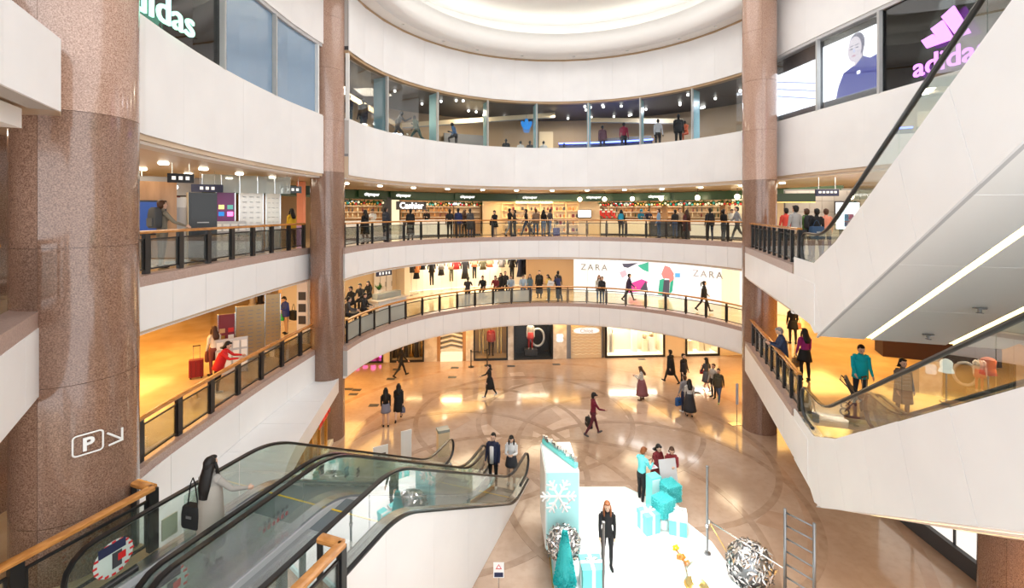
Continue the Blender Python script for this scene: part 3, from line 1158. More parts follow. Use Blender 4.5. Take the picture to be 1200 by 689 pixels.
def strip(px0, px1, depth=.3, fwd=0.0):
    a, b = gwall(px0), gwall(px1)
    d = (b - a).normalized()
    n = Vector((d.y, -d.x))
    a, b = a + n * fwd, b + n * fwd
    return [t2(a), t2(b), t2(b - n * depth), t2(a - n * depth)], a, b


struct('wall_far_ground', MB().prism(strip(330, 905, .25, -1.5)[0], 0, HG), M['cream'])
pil = [(449, 457, 'cream_light'), (497, 512, 'marble_white'), (546, 555, 'marble_white'), (595, 602, 'marble_white'), (648, 664, 'marble_white'), (779.5, 803, 'cream_light'), (843, 900, 'cream_light'), (360, 400, 'cream_light')]
for i, (a, b, mm) in enumerate(pil):
    struct('wall_far_ground_pier_%d' % (i + 1), MB().prism(strip(a, b, 1.2)[0], 0, HG), M[mm])


def shopwin(px0, px1, label, back, frame='black', floor_m=None, frame_w=.09, sill=.12, glassm='glass_shop', lamp_p=0, lamp_c=SOFT, deep=1.1):
    a, b = gwall(px0), gwall(px1)
    d = (b - a)
    W = d.length
    mid = (a + b) / 2
    T = thing('shop_window', label, 'shop window', (mid.x, mid.y, 0), YAWG)
    MB().box(0, deep, HG / 2, W, .05, HG - .02).build('back_panel', M[back], T)
    for sg in (-1, 1):
        MB().box(sg * (W / 2 - .02), deep / 2, HG / 2, .04, deep - .1, HG - .02).build('side_panel', M[back], T)
        MB().box(sg * (W / 2 - frame_w / 2), -.02, HG / 2, frame_w, .1, HG - .02).build('frame_upright', M[frame], T)
    MB().box(0, -.02, HG - frame_w / 2 - .02, W - 2 * frame_w, .1, frame_w).build('frame_head', M[frame], T)
    MB().box(0, -.02, sill / 2, W - 2 * frame_w, .1, sill).build('frame_sill', M[frame], T)
    MB().box(0, deep / 2 + .02, sill / 2, W - .1, deep - .1, sill).build('display_floor', M[floor_m or back], T)
    MB().box(0, -.01, (HG + sill - frame_w) / 2, W - 2 * frame_w, .012, HG - sill - frame_w - .02).build('pane', M[glassm], T)
    if lamp_p:
        area('window_lamp', (mid.x - .0, mid.y + .45, HG - .04), W * .8, .5, lamp_p, lamp_c)
    return T, W


T, W = shopwin(400, 449, 'shop window with pink glowing lights behind dark glass', 'maroon')
for j in range(5):
    MB().box(-W * .4 + j * W * .2, .7, .35 + .1 * (j % 2), .25, .25, .4).build('pink_lamp', M['pink_light'], T)
T, W = shopwin(457, 497, 'dark shop window with bronze vases behind the walking man in black', 'tan', lamp_p=14, lamp_c=WARM)
for j in range(6):
    x = -W * .4 + j * W * .16
    MB().lathe([(.05, .12), (.16, .14), (.1, .6 + .12 * (j % 3)), (.16, 1.2), (.05, 1.7 + .1 * (j % 2)), (.02, 1.75)], (x, .55 + .15 * (j % 2), 0), 12).build('vase', M['gold' if j % 2 else 'dark_grey'], T, True)
# cream niche with chevron shelves
a, b = gwall(512), gwall(546)
mid = (a + b) / 2
W = (b - a).length
T = thing('display_niche', 'lit cream display niche with chevron shelves', 'display niche', (mid.x, mid.y, 0), YAWG)
MB().box(0, .55, HG / 2, W, .05, HG - .02).build('back_panel', M['cream_light'], T)
for sg in (-1, 1):
    MB().box(sg * (W / 2 - .1), .27, HG / 2, .2, .5, HG - .02).build('side_panel', M['wood_panel'], T)
MB().box(0, .2, .22, W - .44, .6, .42).build('plinth', M['lit_cream'], T)
for j in range(6):
    for sg in (-1, 1):
        z = .62 + j * .28
        q = [(0, .0, z + .16), (sg * (W / 2 - .22), .0, z), (sg * (W / 2 - .22), .0, z + .10), (0, .0, z + .26)]
        MB().slab3(q if sg > 0 else q[::-1], (0, .5, 0)).build('shelf', M['white_matt'], T)
area('niche_lamp', (mid.x, mid.y + .1, HG - .03), W * .7, .4, 32, WARM)
T, W = shopwin(555, 595, 'dark shop window showing a mannequin in a red jacket', 'tan', lamp_p=11, lamp_c=WARM)
for j in (-1, 1):
    for i in range(2):
        MB().box(j * (W * .22 + i * .22), .95, 1.2, .08, .05, 2.2).build('bronze_fin', M['gold'], T)
T, W = shopwin(602, 648, 'black shop window showing a red and white outfit before an anchor ring', 'black', lamp_p=14, lamp_c=SOFT)
mb = MB().tube([(.35 + .42 * math.cos(t), .75, 1.15 + .55 * math.sin(t)) for t in [2 * math.pi * i / 24 for i in range(24)]], .07, 8, True)
mb.build('anchor_ring', M['light_grey'], T, True)
MB().box(-.1, .6, .3, .8, .5, .35).build('plinth', M['dark_grey'], T)
# lit flower emblem on the marble pier
p = gwall(656)
T = thing('wall_emblem', 'glowing four-petal emblem on the marble pier', 'emblem', (p.x, p.y - .03, 1.45), YAWG)
T.location.z = 1.3
for j in range(4):
    a = j * math.pi / 2 + .785
    MB().ell((.13 * math.cos(a), 0, .16 * math.sin(a)), (.13, .03, .15), 10, 6).build('petal', M['lit_white'], T, True)
MB().ell((0, -.01, 0), (.08, .04, .08), 8, 6).build('centre', M['lit_white'], T, True)
# beige wavy boutique front
a, b = gwall(668), gwall(706)
mid = (a + b) / 2
W = (b - a).length
T = thing('boutique_front', 'beige boutique front with wavy relief and rounded name plate', 'shop front', (mid.x, mid.y, 0), YAWG)
MB().box(0, .12, HG / 2, W, .2, HG - .02).build('panel', M['cream'], T)
for j in range(11):
    z = .25 + j * .19
    pts = [(-W / 2 + .12 + i * (W - .24) / 24, .0, z + .03 * math.sin(i * 1.2 + j)) for i in range(25)]
    MB().tube(pts, .022, 6).build('wave', M['cream_light'], T, True)
for sg in (-1, 1):
    MB().box(sg * (W / 2 - .02), -.02, HG / 2, .05, .08, HG - .02).build('edge_profile', M['steel_dark'], T)
pl = [(.46 * math.cos(t) + (.35 if math.cos(t) > 0 else -.35), .17 * math.sin(t)) for t in [2 * math.pi * i / 24 for i in range(24)]]
MB().slab3([(x, -.06, 1.74 + z) for x, z in pl], (0, -.03, 0)).build('name_plate', M['lit_white'], T)
text_mb('Chloé', .34, .02).xf(face_mat((0, -.105, 1.63), 0)).build('lettering', M['tan'], T)
struct('wall_far_ground_pier_9', MB().prism(strip(664, 668, .5)[0], 0, HG), M['steel_dark'])
T, W = shopwin(709, 779, 'wide brightly lit shop window in a black frame', 'cream_light', frame_w=.11, floor_m='white_matt', lamp_p=85, lamp_c=SOFT, deep=1.3)
for j, (x, h) in enumerate(((-1.45, 1.7), (-1.3, 1.2), (.2, 1.9), (.9, .8), (1.35, .9))):
    MB().box(x, .8, .12 + h / 2, .32, .3, h).build('display_plinth', M['cream_light' if j % 2 else 'white_matt'], T)
    MB().lathe([(.03, 0), (.13, .03), (.15, .2), (.10, .3), (.03, .31)], (x, .8, .13 + h), 10).build('handbag_form', M['tan' if j != 2 else 'dark_grey'], T, True)
MB().box(.15, 1.2, 1.75, .3, .04, .55).build('picture', M['dark_grey'], T)
T, W = shopwin(803, 843, 'smaller bright shop window in a black frame near the granite column', 'cream_light', frame_w=.11, floor_m='white_matt', lamp_p=45, lamp_c=SOFT)
for x in (-.5, .2, .6):
    MB().box(x, .7, .45, .3, .3, .7).build('display_plinth', M['cream_light'], T)

# shop pavilion with the broad white canopy at the left of the ground floor
can_edge = catmull([V2((-4.6, 9.0)), V2((-5.6, 11.0)), V2((-6.12, 12.6)), V2((-6.55, 15.3)), V2((-6.98, 18.2)), V2((-7.2, 19.3))], 8)
cpoly = [t2(p) for p in can_edge] + [(-9.2, 19.3), (-9.2, 9.0)]
T = tag(struct('ceiling_canopy', MB().prism(cpoly, 2.08, 2.44), M['white']), kind='structure')
cuts = [9.0, 10.9, 12.6, 14.3, 16.0, 17.6, 19.3]
for y0, y1 in zip(cuts, cuts[1:]):
    def ex(y):
        best = min(can_edge, key=lambda p: abs(p.y - y))
        return best.x
    MB().prism([(-9.0, y0 + .008), (ex(y0) + .02, y0 + .008), (ex((y0 + y1) / 2) + .02, (y0 + y1) / 2), (ex(y1) + .02, y1 - .008), (-9.0, y1 - .008)], 2.40, 2.46).build('canopy_panel', M['white'], T)
piece(can_edge, 0, lens(can_edge)[-1], 1.92, 2.47, .12, .05, 24).build('canopy_fascia', M['white'], T)
s = lens(can_edge)
T = thing('golden_boutique', 'golden lit shop front with red lettering under the white canopy', 'boutique', (-6.6, 15, 0), world=True)
n = 10
for i in range(n):
    t0, t1 = 1.0 + (s[-1] - 1.3) * i / n, 1.0 + (s[-1] - 1.3) * (i + 1) / n
    piece(can_edge, t0 + .03, t1 - .03, .15, 1.92, .02, -.18, 2).build('pane', M['glass_shop'], T)
    piece(can_edge, t0 - .03, t0 + .03, 0, 1.92, .1, -.14, 1).build('frame_upright', M['gold'], T)
piece(can_edge, 0.9, s[-1], 0, .15, .2, -.12, 16).build('sill', M['cream_light'], T)
piece(can_edge, 0.9, s[-1], .02, 2.05, .08, -1.1, 16).build('back_panel', M['lit_cream'], T)
for i in range(12):
    t = s[-1] - .5 - i * .62
    p, nn = sample(can_edge, t, s), normal_at(can_edge, t, s)
    q = p - nn * .6
    MB().lathe([(.02, .1), (.14, .12), (.12, .5), (.18, .9), (.05, 1.25 + .12 * (i % 3)), (.02, 1.3 + .12 * (i % 3))], (q.x, q.y, 0), 10).build('dress_form', M['gold' if i % 2 else 'tan'], T, True)
t = s[-1] - 2.6
p, nn = sample(can_edge, t, s), normal_at(can_edge, t, s)
yaw = math.atan2(nn.x, -nn.y)
text_mb('Salvatore', .42, .02).xf(Matrix.Translation((p.x - nn.x * .12, p.y - nn.y * .12, 1.45)) @ face_mat((0, 0, 0), yaw)).build('lettering', M['red'], T, off=T.location)
area('canopy_lamp', (-7.3, 15, 1.98), .8, 5, 45, WARM)

# lit shop wall and dark plinth on the right of the ground floor, under the escalators
struct('wall_right_ground', MB().box(11.75, 13.2, 1.2, .2, 11, 2.4), M['cream'])
struct('baseboard_right', MB().box(11.55, 13.2, .22, .24, 11, .44), M['dark_grey'])
T = thing('lit_shop_window', 'white backlit shop window above a dark plinth beside the granite column', 'shop window', (11.6, 11.2, .44))
for j in range(4):
    MB().box(0, -1.2 + j * 1.25, .85, .06, 1.2, 1.7).build('lit_pane', M['lit_white'], T)
    MB().box(-.02, -1.83 + j * 1.25, .85, .1, .05, 1.7).build('frame_upright', M['dark_grey'], T)

# ------------------------------------------------------------------ second floor fashion stores at the far end
def wedge(R, px0, px1, z0, z1, thick, out=0.0, sub=6):
    (_, a0), (_, a1) = on_ring(R, px0), on_ring(R, px1)
    return piece(arc(CX, CY, R, a0 / D2R, a1 / D2R, 16), 0, R * (a1 - a0), z0, z1, thick, out, sub)


R2 = 13.5
Z2T = 6.34
struct('wall_far_second_left', wedge(14.6, 330, 478, L2, Z2T, .2), M['cream'])
struct('wall_far_second_panel', wedge(R2, 617, 672, L2, Z2T, .2), M['tan'])
struct('wall_far_second_return', wedge(R2, 474, 480, L2, Z2T, 1.4), M['cream_light'])
struct('wall_far_second_right', wedge(R2 + .3, 672, 940, L2, Z2T, .2), M['white_matt'])
struct('wall_far_second_store', wedge(16.6, 470, 640, L2, Z2T, .2), M['cream_light'])
struct('floor_store', wedge(16.4, 472, 635, L2, L2 + .02, 2.9), M['white_matt'])
struct('ceiling_store', wedge(16.4, 472, 635, Z2T - .05, Z2T + .02, 2.9), M['white_matt'])
p, a = on_ring(15, 548)
area('store_lamp', (p.x, p.y, Z2T - .08), 5.5, 1.6, 230, (1, .90, .74), rot=(0, 0, -a))
T = thing('store_light_box', 'white store light box with shop name beside the beige panel', 'shop front', (*on_ring(R2, 697)[0], L2), world=True)
for a_, b_ in ((672.5, 688), (689, 705), (706, 721.5)):
    wedge(R2, a_, b_, L2 + .02, Z2T, .06, 0, 2).build('lit_panel', M['lit_white'], T)
p, a = on_ring(R2 - .05, 696)
text_mb('ZARA', .58, .03, space=1.35).xf(face_mat((p.x, p.y, 5.15), -a)).build('lettering', M['mid_grey'], T)
T = thing('store_light_box', 'white store light box with shop name near the granite column', 'shop front', (*on_ring(R2, 840)[0], L2), world=True)
for a_, b_ in ((812.5, 845), (845.5, 856), (857, 866), (867, 905)):
    wedge(R2, a_, b_, L2 + .02, Z2T, .06, 0, 2).build('lit_panel', M['lit_white' if a_ < 840 or a_ > 860 else 'lit_cream'], T)
p, a = on_ring(R2 - .05, 829)
text_mb('ZARA', .58, .03, space=1.35).xf(face_mat((p.x, p.y, 5.15), -a)).build('lettering', M['mid_grey'], T)
# bright poster: abstract flat shapes
T = thing('poster_light_box', 'large bright poster light box with magenta, green and coral shapes', 'poster', (*on_ring(R2, 765)[0], L2), world=True)
wedge(R2, 722, 760.5, L2 + .02, Z2T, .06, 0, 3).build('lit_panel', M['poster_white'], T)
wedge(R2, 761.5, 811.5, L2 + .02, Z2T, .06, 0, 3).build('lit_panel', M['poster_white'], T)


def pshape(pts, mm, lift=.02):
    """pts in px,py of a shape lying on the poster"""
    out = []
    for x, y in pts:
        p_, a_ = on_ring(R2 - lift, x)
        out.append((p_.x, p_.y, hz(y, p_.y)))
    n_, a_ = on_ring(R2, sum(x for x, _ in pts) / len(pts))
    MB().slab3(out, (-.006 * math.sin(a_), -.006 * math.cos(a_), 0)).build('printed_shape', M[mm], T)


pshape([(729, 309), (748, 308), (736, 314), (731, 313)], 'poster_dark')
pshape([(747, 311), (760, 307), (760, 319), (753, 316)], 'poster_green')
pshape([(735, 338), (741, 331), (752, 327), (759, 330), (756, 341), (744, 342), (737, 343)], 'poster_magenta')
pshape([(726, 319), (733, 316), (735, 322), (729, 326)], 'poster_pink', .024)
pshape([(749, 341), (757, 329), (760, 343)], 'poster_dark', .026)
pshape([(775, 321), (779, 311), (785, 313), (790, 321), (787, 327), (777, 326)], 'poster_coral')
pshape([(771, 345), (773, 328), (779, 326), (776, 346)], 'poster_green')
pshape([(776, 347), (778, 328), (785, 328), (784, 348)], 'poster_dark', .024)
pshape([(784, 347), (786, 325), (790, 324), (788, 341)], 'poster_green', .026)
pshape([(783, 319), (789, 321), (790, 327), (785, 331)], 'poster_coral', .028)
pshape([(791, 320), (797, 320), (797, 325), (791, 325)], 'poster_skyblue')
area('poster_glow', (*on_ring(12.6, 770)[0], 5.9), 5, .5, 45, (1, .9, .92), rot=(0, 0, -on_ring(12.6, 770)[1]))

# hanging sign, white doors, plant and bar counter beside the second floor lounge
p, a = on_ring(14.5, 450)
T = thing('white_door', 'row of narrow white door leaves in the beige second floor wall', 'door', (p.x, p.y, L2), -a)
for j in range(3):
    MB().box(-.5 + j * .42, -.04, 1.05, .38, .05, 2.1).build('leaf', M['white_matt'], T)
    MB().box(-.5 + j * .42 + .14, -.09, 1.05, .03, .05, .3).build('handle', M['steel'], T)
p, a = on_ring(11.8, 450)
T = thing('hanging_sign', 'dark hanging direction sign with white symbols above the lounge', 'sign', (p.x, p.y, 5.75), -a)
MB().box(0, 0, 0, 1.0, .08, .28).build('board', M['navy'], T)
for j in (-.3, -.1, .12, .32):
    MB().box(j, -.05, 0, .1, .01, .14).build('symbol', M['lit_white'], T)
for sg in (-.35, .35):
    MB().tube([(sg, 0, .14), (sg, 0, .6)], .012, 5).build('rod', M['steel'], T)
p, a = on_ring(10.5, 455)
T = thing('bar_counter', 'white curved bar counter in the second floor lounge', 'counter', (p.x, p.y, L2), -a)
MB().box(0, 0, .5, 1.9, .7, 1.0).build('front', M['plastic_white'], T)
MB().box(0, 0, 1.03, 2.1, .85, .06).build('worktop', M['marble_white'], T)
MB().box(0, .1, 1.2, 1.6, .4, .28).build('display_case', M['glass_frost'], T)
for j in range(5):
    MB().lathe([(.06, 0), (.08, .06), (.02, .1)], (-.6 + j * .3, .1, 1.08), 8).build('pastry', M['tan'], T)
p, a = on_ring(11.6, 444)
T = thing('potted_plant', 'small green plant in a white pot on the lounge counter', 'plant', (p.x, p.y, L2 + 1.0))
MB().lathe([(.1, 0), (.14, .02), (.17, .3), (.13, .31)], (0, 0, 0), 12).build('pot', M['plastic_white'], T)
random.seed(11)
mb = MB()
for j in range(40):
    a_ = random.uniform(0, 6.28)
    e = random.uniform(.2, 1.4)
    l = random.uniform(.2, .42)
    d = Vector((math.cos(a_) * math.cos(e), math.sin(a_) * math.cos(e), math.sin(e)))
    q = Vector((0, 0, .3)) + d * l
    sd = d.cross(Vector((0, 0, 1))).normalized() * .04
    mb.add([Vector((0, 0, .3)), q * .6 + Vector((0, 0, .12)) + sd, q, q * .6 + Vector((0, 0, .12)) - sd], [(0, 1, 2, 3)])
tag(mb.build('foliage', cm(.05, .16, .04), T), kind='stuff')

# clothes on display in the open store: garments on rails and on stands
def coat_mb(w=.44, l=.95, flare=1.15, sleeve=True):
    mb = MB()
    rings = []
    for z, k_, d in ((0, .28, .05), (-.04, .75, .08), (-.10, 1.0, .11), (-.3, .86, .12), (-.55 * l / .95, .84, .13), (-l, flare, .15)):
        rings.append([(w / 2 * k_ * math.cos(t), d * math.sin(t), z) for t in [2 * math.pi * i / 14 for i in range(14)]])
    mb.loft(rings)
    if sleeve:
        for sg in (-1, 1):
            mb.tube([(sg * w * .42, 0, -.07), (sg * w * .58, .02, -.35), (sg * w * .62, .05, -.66)], [.065, .06, .045], 8)
    return mb


def legs_mb(l=.95):
    mb = MB()
    rings = [[(.16 * math.cos(t), .10 * math.sin(t), z) for t in [2 * math.pi * i / 12 for i in range(12)]] for z in (0, -.2)]
    mb.loft(rings)
    for sg in (-1, 1):
        mb.tube([(sg * .08, 0, -.16), (sg * .09, .01, -.5), (sg * .09, 0, -l)], [.085, .065, .05], 8)
    return mb


coat_me = coat_mb().mesh('coat', (M['black'],), True)
long_me = coat_mb(.46, 1.35, 1.3).mesh('long_coat', (M['black'],), True)
trous_me = legs_mb().mesh('trousers', (M['black'],), True)
skirt_me = MB().loft([[(r * math.cos(t), r * .7 * math.sin(t), z) for t in [2 * math.pi * i / 14 for i in range(14)]] for z, r in ((0, .14), (-.1, .17), (-.5, .24))]).mesh('skirt', (M['black'],), True)


def cloth_copy(name, me, parent, loc, col, rz=0.0, sc=None):
    o = share(name, me, parent, loc, rz, sc)
    o.material_slots[0].link = 'OBJECT'
    o.material_slots[0].material = cm(*col)
    return o


BLK, NVY, CRL, RED_, ORG, GRY, BEI, MRN, OLV = (.012, .012, .014), (.02, .025, .05), (.62, .22, .13), (.42, .03, .03), (.6, .22, .07), (.2, .2, .2), (.5, .38, .26), (.2, .02, .05), (.1, .09, .05)
fits = [(482, 0, BLK, BLK, 'black jacket'), (488, 1, ORG, BLK, 'orange jumper over a dark skirt'), (495, 0, BLK, BLK, 'black coat over dark tights'), (506, 2, BLK, BLK, 'black top and slim trousers'), (517, 1, GRY, BLK, 'charcoal jacket and black skirt'),
        (529, 2, BEI, OLV, 'beige shirt and olive trousers'), (535, 0, RED_, MRN, 'red jacket'), (545, 3, BLK, BLK, 'long black coat'), (556, 2, CRL, BLK, 'coral jacket and black trousers'), (566, 0, OLV, OLV, 'olive parka'), (574, 0, CRL, MRN, 'coral blouse'),
        (588, 0, GRY, BLK, 'short grey jacket'), (600, 2, BLK, BLK, 'black jumper and leggings'), (610, 3, NVY, NVY, 'long navy coat'), (615, 3, BLK, BLK, 'floor length black coat')]
for i, (px, kind_, c1_, c2_, txt) in enumerate(fits):
    p, a = on_ring(15.0 + .5 * (i % 3), px)
    T = thing('clothes_stand', 'clothes stand in the bright store wearing %s' % txt, 'clothes stand', (p.x, p.y, L2 + .02), -a)
    zt = 2.2 - .1 * (i % 2)
    MB().lathe([(.17, 0), (.17, .02), (.012, .03), (.008, zt), (.05, zt + .06), (.04, zt + .12)], (0, 0, 0), 10).build('pole', M['steel'], T)
    cloth_copy('coat' if kind_ == 3 else 'jacket', long_me if kind_ == 3 else coat_me, T, (0, 0, zt), c1_, 0, None if kind_ == 3 else (1, 1, .72))
    if kind_ == 1:
        cloth_copy('skirt', skirt_me, T, (0, 0, zt - .6), c2_)
    if kind_ == 2:
        cloth_copy('trousers', trous_me, T, (0, 0, zt - .6), c2_)

# ------------------------------------------------------------------ third floor food hall at the far end
R3 = 13.0
Z3T = 10.5
struct('wall_far_third', wedge(17.2, 300, 960, L3, Z3T, .2, 0, 24), M['tan'])
fas = struct('wall_far_fascia', wedge(R3 + .1, 300, 985, 9.86, 10.36, .2, 0, 28), M['green_sign'])
for i, px in enumerate((436, 473, 548, 621, 696, 769)):
    p, a = on_ring(R3 - .12, px)
    T = thing('fascia_sign', ['white fascia lettering at the stall with the dark pillar', 'white fascia lettering above the cashier sign', 'white fascia lettering left of the cream niche', 'white fascia lettering above the cream shelves', 'white fascia lettering right of the cream niche', 'white fascia lettering above the glass counters'][i], 'sign', (p.x, p.y, 10.05), -a)
    text_mb('citysuper', .27, .02).xf(face_mat((0, 0, 0), 0)).build('lettering', M['lit_letters'], T)
    MB().box(0, .06, .12, 1.7, .06, .4).build('plate', M['green_sign'], T)
# cream lit niche with shelves and television
ncx, nca = on_ring(R3 + 1.2, 633)
struct('wall_food_niche', wedge(R3 + 1.4, 566, 703, L3, 9.95, .15, 0, 10), M['cream'])
T = thing('shelf_unit', 'cream shelving full of goods in the lit food hall niche', 'shelf unit', (ncx.x, ncx.y, L3), -nca)
MB().box(0, .1, 1.15, 5.4, .05, 2.2).build('back_panel', M['cream_light'], T)
for j in range(7):
    MB().box(-2.7 + j * .9, -.08, 1.15, .06, .36, 2.2).build('upright', M['cream'], T)
for j in range(5):
    MB().box(0, -.08, .12 + j * .5, 5.4, .36, .05).build('shelf', M['cream'], T)
random.seed(5)
gm = MB().box(0, 0, .12, .16, .16, .24).mesh('carton', (M['tan'],))
jm = MB().lathe([(.05, 0), (.06, .02), (.06, .18), (.03, .21), (.03, .25)], (0, 0, 0), 8).mesh('jar', (M['maroon'],), True)
ca, sa = math.cos(-nca), math.sin(-nca)
for j in range(6):
    for r_ in range(4):
        for q in range(3):
            lx, ly = -2.42 + j * .9 + q * .26, -.1
            x_, y_ = ncx.x + lx * ca - ly * sa, ncx.y + lx * sa + ly * ca
            kind_ = random.random()
            o = share('carton' if kind_ < .5 else 'jar', gm if kind_ < .5 else jm, None, (x_, y_, L3 + .145 + r_ * .5), -nca)
            o.material_slots[0].link = 'OBJECT'
            o.material_slots[0].material = random.choice([M['maroon'], M['tan'], M['dark_grey'], M['cream'], M['wood']])
            tag(o, '%s on the cream shelves of the food hall niche' % ('small paper carton' if kind_ < .5 else 'small dark jar'), 'carton' if kind_ < .5 else 'jar', 'cartons on the cream shelves' if kind_ < .5 else 'jars on the cream shelves')
for j in range(8):
    p, a = on_ring(R3 + 1.15, 606 + j * 5.6)
    o = tag(share('shelf_lamp', bl_mesh, None, (p.x, p.y, 9.88)), 'small round lamp in the row above the cream shelves', 'lamp', 'lamps above the cream shelves')
area('niche_glow', (ncx.x - .3, ncx.y - 1.0, 9.95), 5.5, .7, 85, WARM, rot=(0, 0, -nca))
p, a = on_ring(R3 + 1.05, 685)
T = thing('television', 'flat television with a white picture on the cream niche wall', 'television', (p.x, p.y, 9.0), -a)
MB().box(0, 0, 0, .95, .06, .6).build('case', M['black'], T)
MB().box(0, -.035, .02, .86, .01, .48).build('display', M['screen_white'], T)
# stalls: counter, back shelves, garland
def stall(px0, px1, label, body, top, case=True, back='wood_panel', R=R3 - .1):
    p, a = on_ring(R, (px0 + px1) / 2)
    T = thing('food_stall', label, 'food stall', (p.x, p.y, L3), world=True)
    n_ = max(2, int((px1 - px0) / 22))
    for i in range(n_):
        x0, x1 = px0 + (px1 - px0) * i / n_, px0 + (px1 - px0) * (i + 1) / n_
        wedge(R, x0 + .15, x1 - .15, L3 + .1, L3 + .98, .5, 0, 2).build('counter_front', M[body], T)
        if case:
            wedge(R, x0 + .3, x1 - .3, L3 + 1.04, L3 + 1.45, .4, -.04, 2).build('glass_case', M['glass_shop'], T)
    wedge(R, px0, px1, L3, L3 + .1, .5, -.05, 6).build('plinth', M['dark_grey'], T)
    wedge(R, px0, px1, L3 + .98, L3 + 1.04, .6, .06, 6).build('worktop', M[top], T)
    wedge(R + 2.6, px0, px1, L3, L3 + 2.3, .1, 0, 6).build('back_panel', M[back], T)
    for j in range(3):
        wedge(R + 2.45, px0 + 1, px1 - 1, L3 + 1.15 + j * .36, L3 + 1.19 + j * .36, .25, 0, 6).build('shelf', M['cream_light'], T)
    m = (on_ring(R + 1.4, (px0 + px1) / 2))
    wd = (on_ring(R, px1)[0] - on_ring(R, px0)[0]).length
    area('stall_lamp', (m[0].x, m[0].y, 10.3), wd * .85, .8, 9 * wd, SOFT, rot=(0, 0, -m[1]))
    return T


stall(398, 452, 'food stall with a white counter and walnut back shelves', 'plastic_white', 'plastic_white', False, 'wood_panel')
stall(470, 531, 'cashier counter with a white front under the lit sign', 'plastic_white', 'plastic_white', False, 'wood_panel')
stall(532, 563, 'food stall with a timber front between the cashier and the cream niche', 'wood_panel', 'wood', True, 'tan')
stall(704, 760, 'food stall with a cream front beneath the red stockings', 'cream_light', 'plastic_white', True, 'wood_panel')
stall(762, 800, 'dark checkout counter in the food hall', 'dark_grey', 'black', False, 'wood_panel')
stall(802, 900, 'long white deli counter with a glass display case', 'plastic_white', 'plastic_white', True, 'tan')
p, a = on_ring(R3 + .3, 457)
T = thing('stall_pillar', 'dark pillar with a warm lit face beside the cashier counter', 'pillar', (p.x, p.y, L3), -a)
MB().box(-.2, 0, 1.2, .3, .5, 2.4).build('dark_face', M['dark_grey'], T)
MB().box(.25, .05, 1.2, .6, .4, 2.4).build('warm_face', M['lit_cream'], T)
for px, lab in ((779, 'timber post between the checkout and the deli counter'), (848, 'timber post behind the deli counter')):
    p, a = on_ring(R3 + .5, px)
    T = thing('timber_post', lab, 'post', (p.x, p.y, L3), -a)
    MB().box(0, 0, 1.2, .3, .3, 2.4).build('shaft', M['wood_panel'], T)
    MB().box(0, 0, .06, .38, .38, .12).build('foot', M['dark_grey'], T)
# signs hanging under the fascia
p, a = on_ring(R3 - .05, 482)
T = thing('cashier_sign', 'white lit cashier sign over the food hall counter', 'sign', (p.x, p.y, 9.52), -a)
text_mb('Cashier', .52, .04, bold=.01).xf(face_mat((0, -.05, -.17), 0)).build('lettering', M['lit_letters'], T)
MB().box(0, .0, 0, 2.0, .06, .5).build('board', M['dark_grey'], T)
for px, wd, lab in ((534, 1.3, 'black stall sign with white lettering left of the cream niche'), (731, 1.6, 'dark violet stall sign above the red stockings'), (803, 1.0, 'black framed stall sign with a white face above the deli counter'), (412, 1.2, 'pale stall sign above the walnut shelves')):
    p, a = on_ring(R3 - .05, px)
    T = thing('stall_sign', lab, 'sign', (p.x, p.y, 9.66), -a)
    MB().box(0, 0, 0, wd, .06, .26).build('board', M['navy'], T)
    MB().box(0, -.036, 0, wd * .8, .01, .12).build('lit_face', M['lit_letters'], T)
# red and white stockings
sock = MB().tube([(0, 0, .3), (0, 0, .0), (.05, 0, -.08), (.16, 0, -.1)], [.07, .075, .075, .05], 8).mesh('stocking', (M['red'],), True)
cuff = MB().lathe([(.05, .24), (.09, .24), (.09, .34), (.05, .34)], (0, 0, 0), 8).mesh('cuff', (M['plastic_white'],))
for j in range(6):
    p, a = on_ring(R3 - .2, 704 + j * 3.1)
    o = tag(share('christmas_stocking', sock, None, (p.x, p.y, 9.0 - .14 * (j % 2)), -a), 'red christmas stocking with a white cuff hanging over the food stall', 'stocking', 'christmas stockings over the stall')
    share('cuff', cuff, o)
# garlands with coloured lights
random.seed(9)
leafm = cm(.03, .10, .025)
ball_cols = [M['red'], M['gold'], M['gold'], M['red'], M['lit_cream'], M['teal_deep']]
bm_ = MB().ell((0, 0, 0), (.07, .07, .07), 8, 6).mesh('bauble', (M['red'],), True)
for px0, px1, lab in ((500, 530, 'green garland with baubles beside the cashier sign'), (536, 565, 'green garland with baubles left of the cream niche'), (702, 760, 'long green garland with coloured lights above the stockings'), (762, 870, 'longest green garland with coloured lights above the deli counter'), (404, 450, 'green garland with baubles above the walnut shelves')):
    p, a = on_ring(R3 - .1, px0)
    T = thing('garland', lab, 'garland', (p.x, p.y, 9.7), world=True)
    mb = MB()
    N = int((px1 - px0) * 1.6)
    core = []
    for i in range(N + 1):
        px = px0 + (px1 - px0) * i / N
        q, a = on_ring(R3 - .12, px)
        z = 9.72 - .10 * abs(math.sin(i * .35))
        core.append((q.x, q.y, z))
        for j in range(7):
            d = Vector((random.uniform(-1, 1), random.uniform(-1, 1), random.uniform(-1, 1))).normalized() * random.uniform(.12, .2)
            c_ = Vector(core[-1])
            sd = d.cross(Vector((.3, .2, 1))).normalized() * .03
            mb.add([c_, c_ + d * .6 + sd, c_ + d, c_ + d * .6 - sd], [(0, 1, 2, 3)])
        if i % 5 == 2:
            b_ = share('bauble', bm_, T, (q.x - T.location.x, q.y - .12 - T.location.y, z - .05 - T.location.z))
            b_.material_slots[0].link = 'OBJECT'
            b_.material_slots[0].material = random.choice(ball_cols)
    tag(mb.build('needles', leafm, T), kind='stuff')
    MB().tube(core, .03, 5).build('cord', leafm, T)
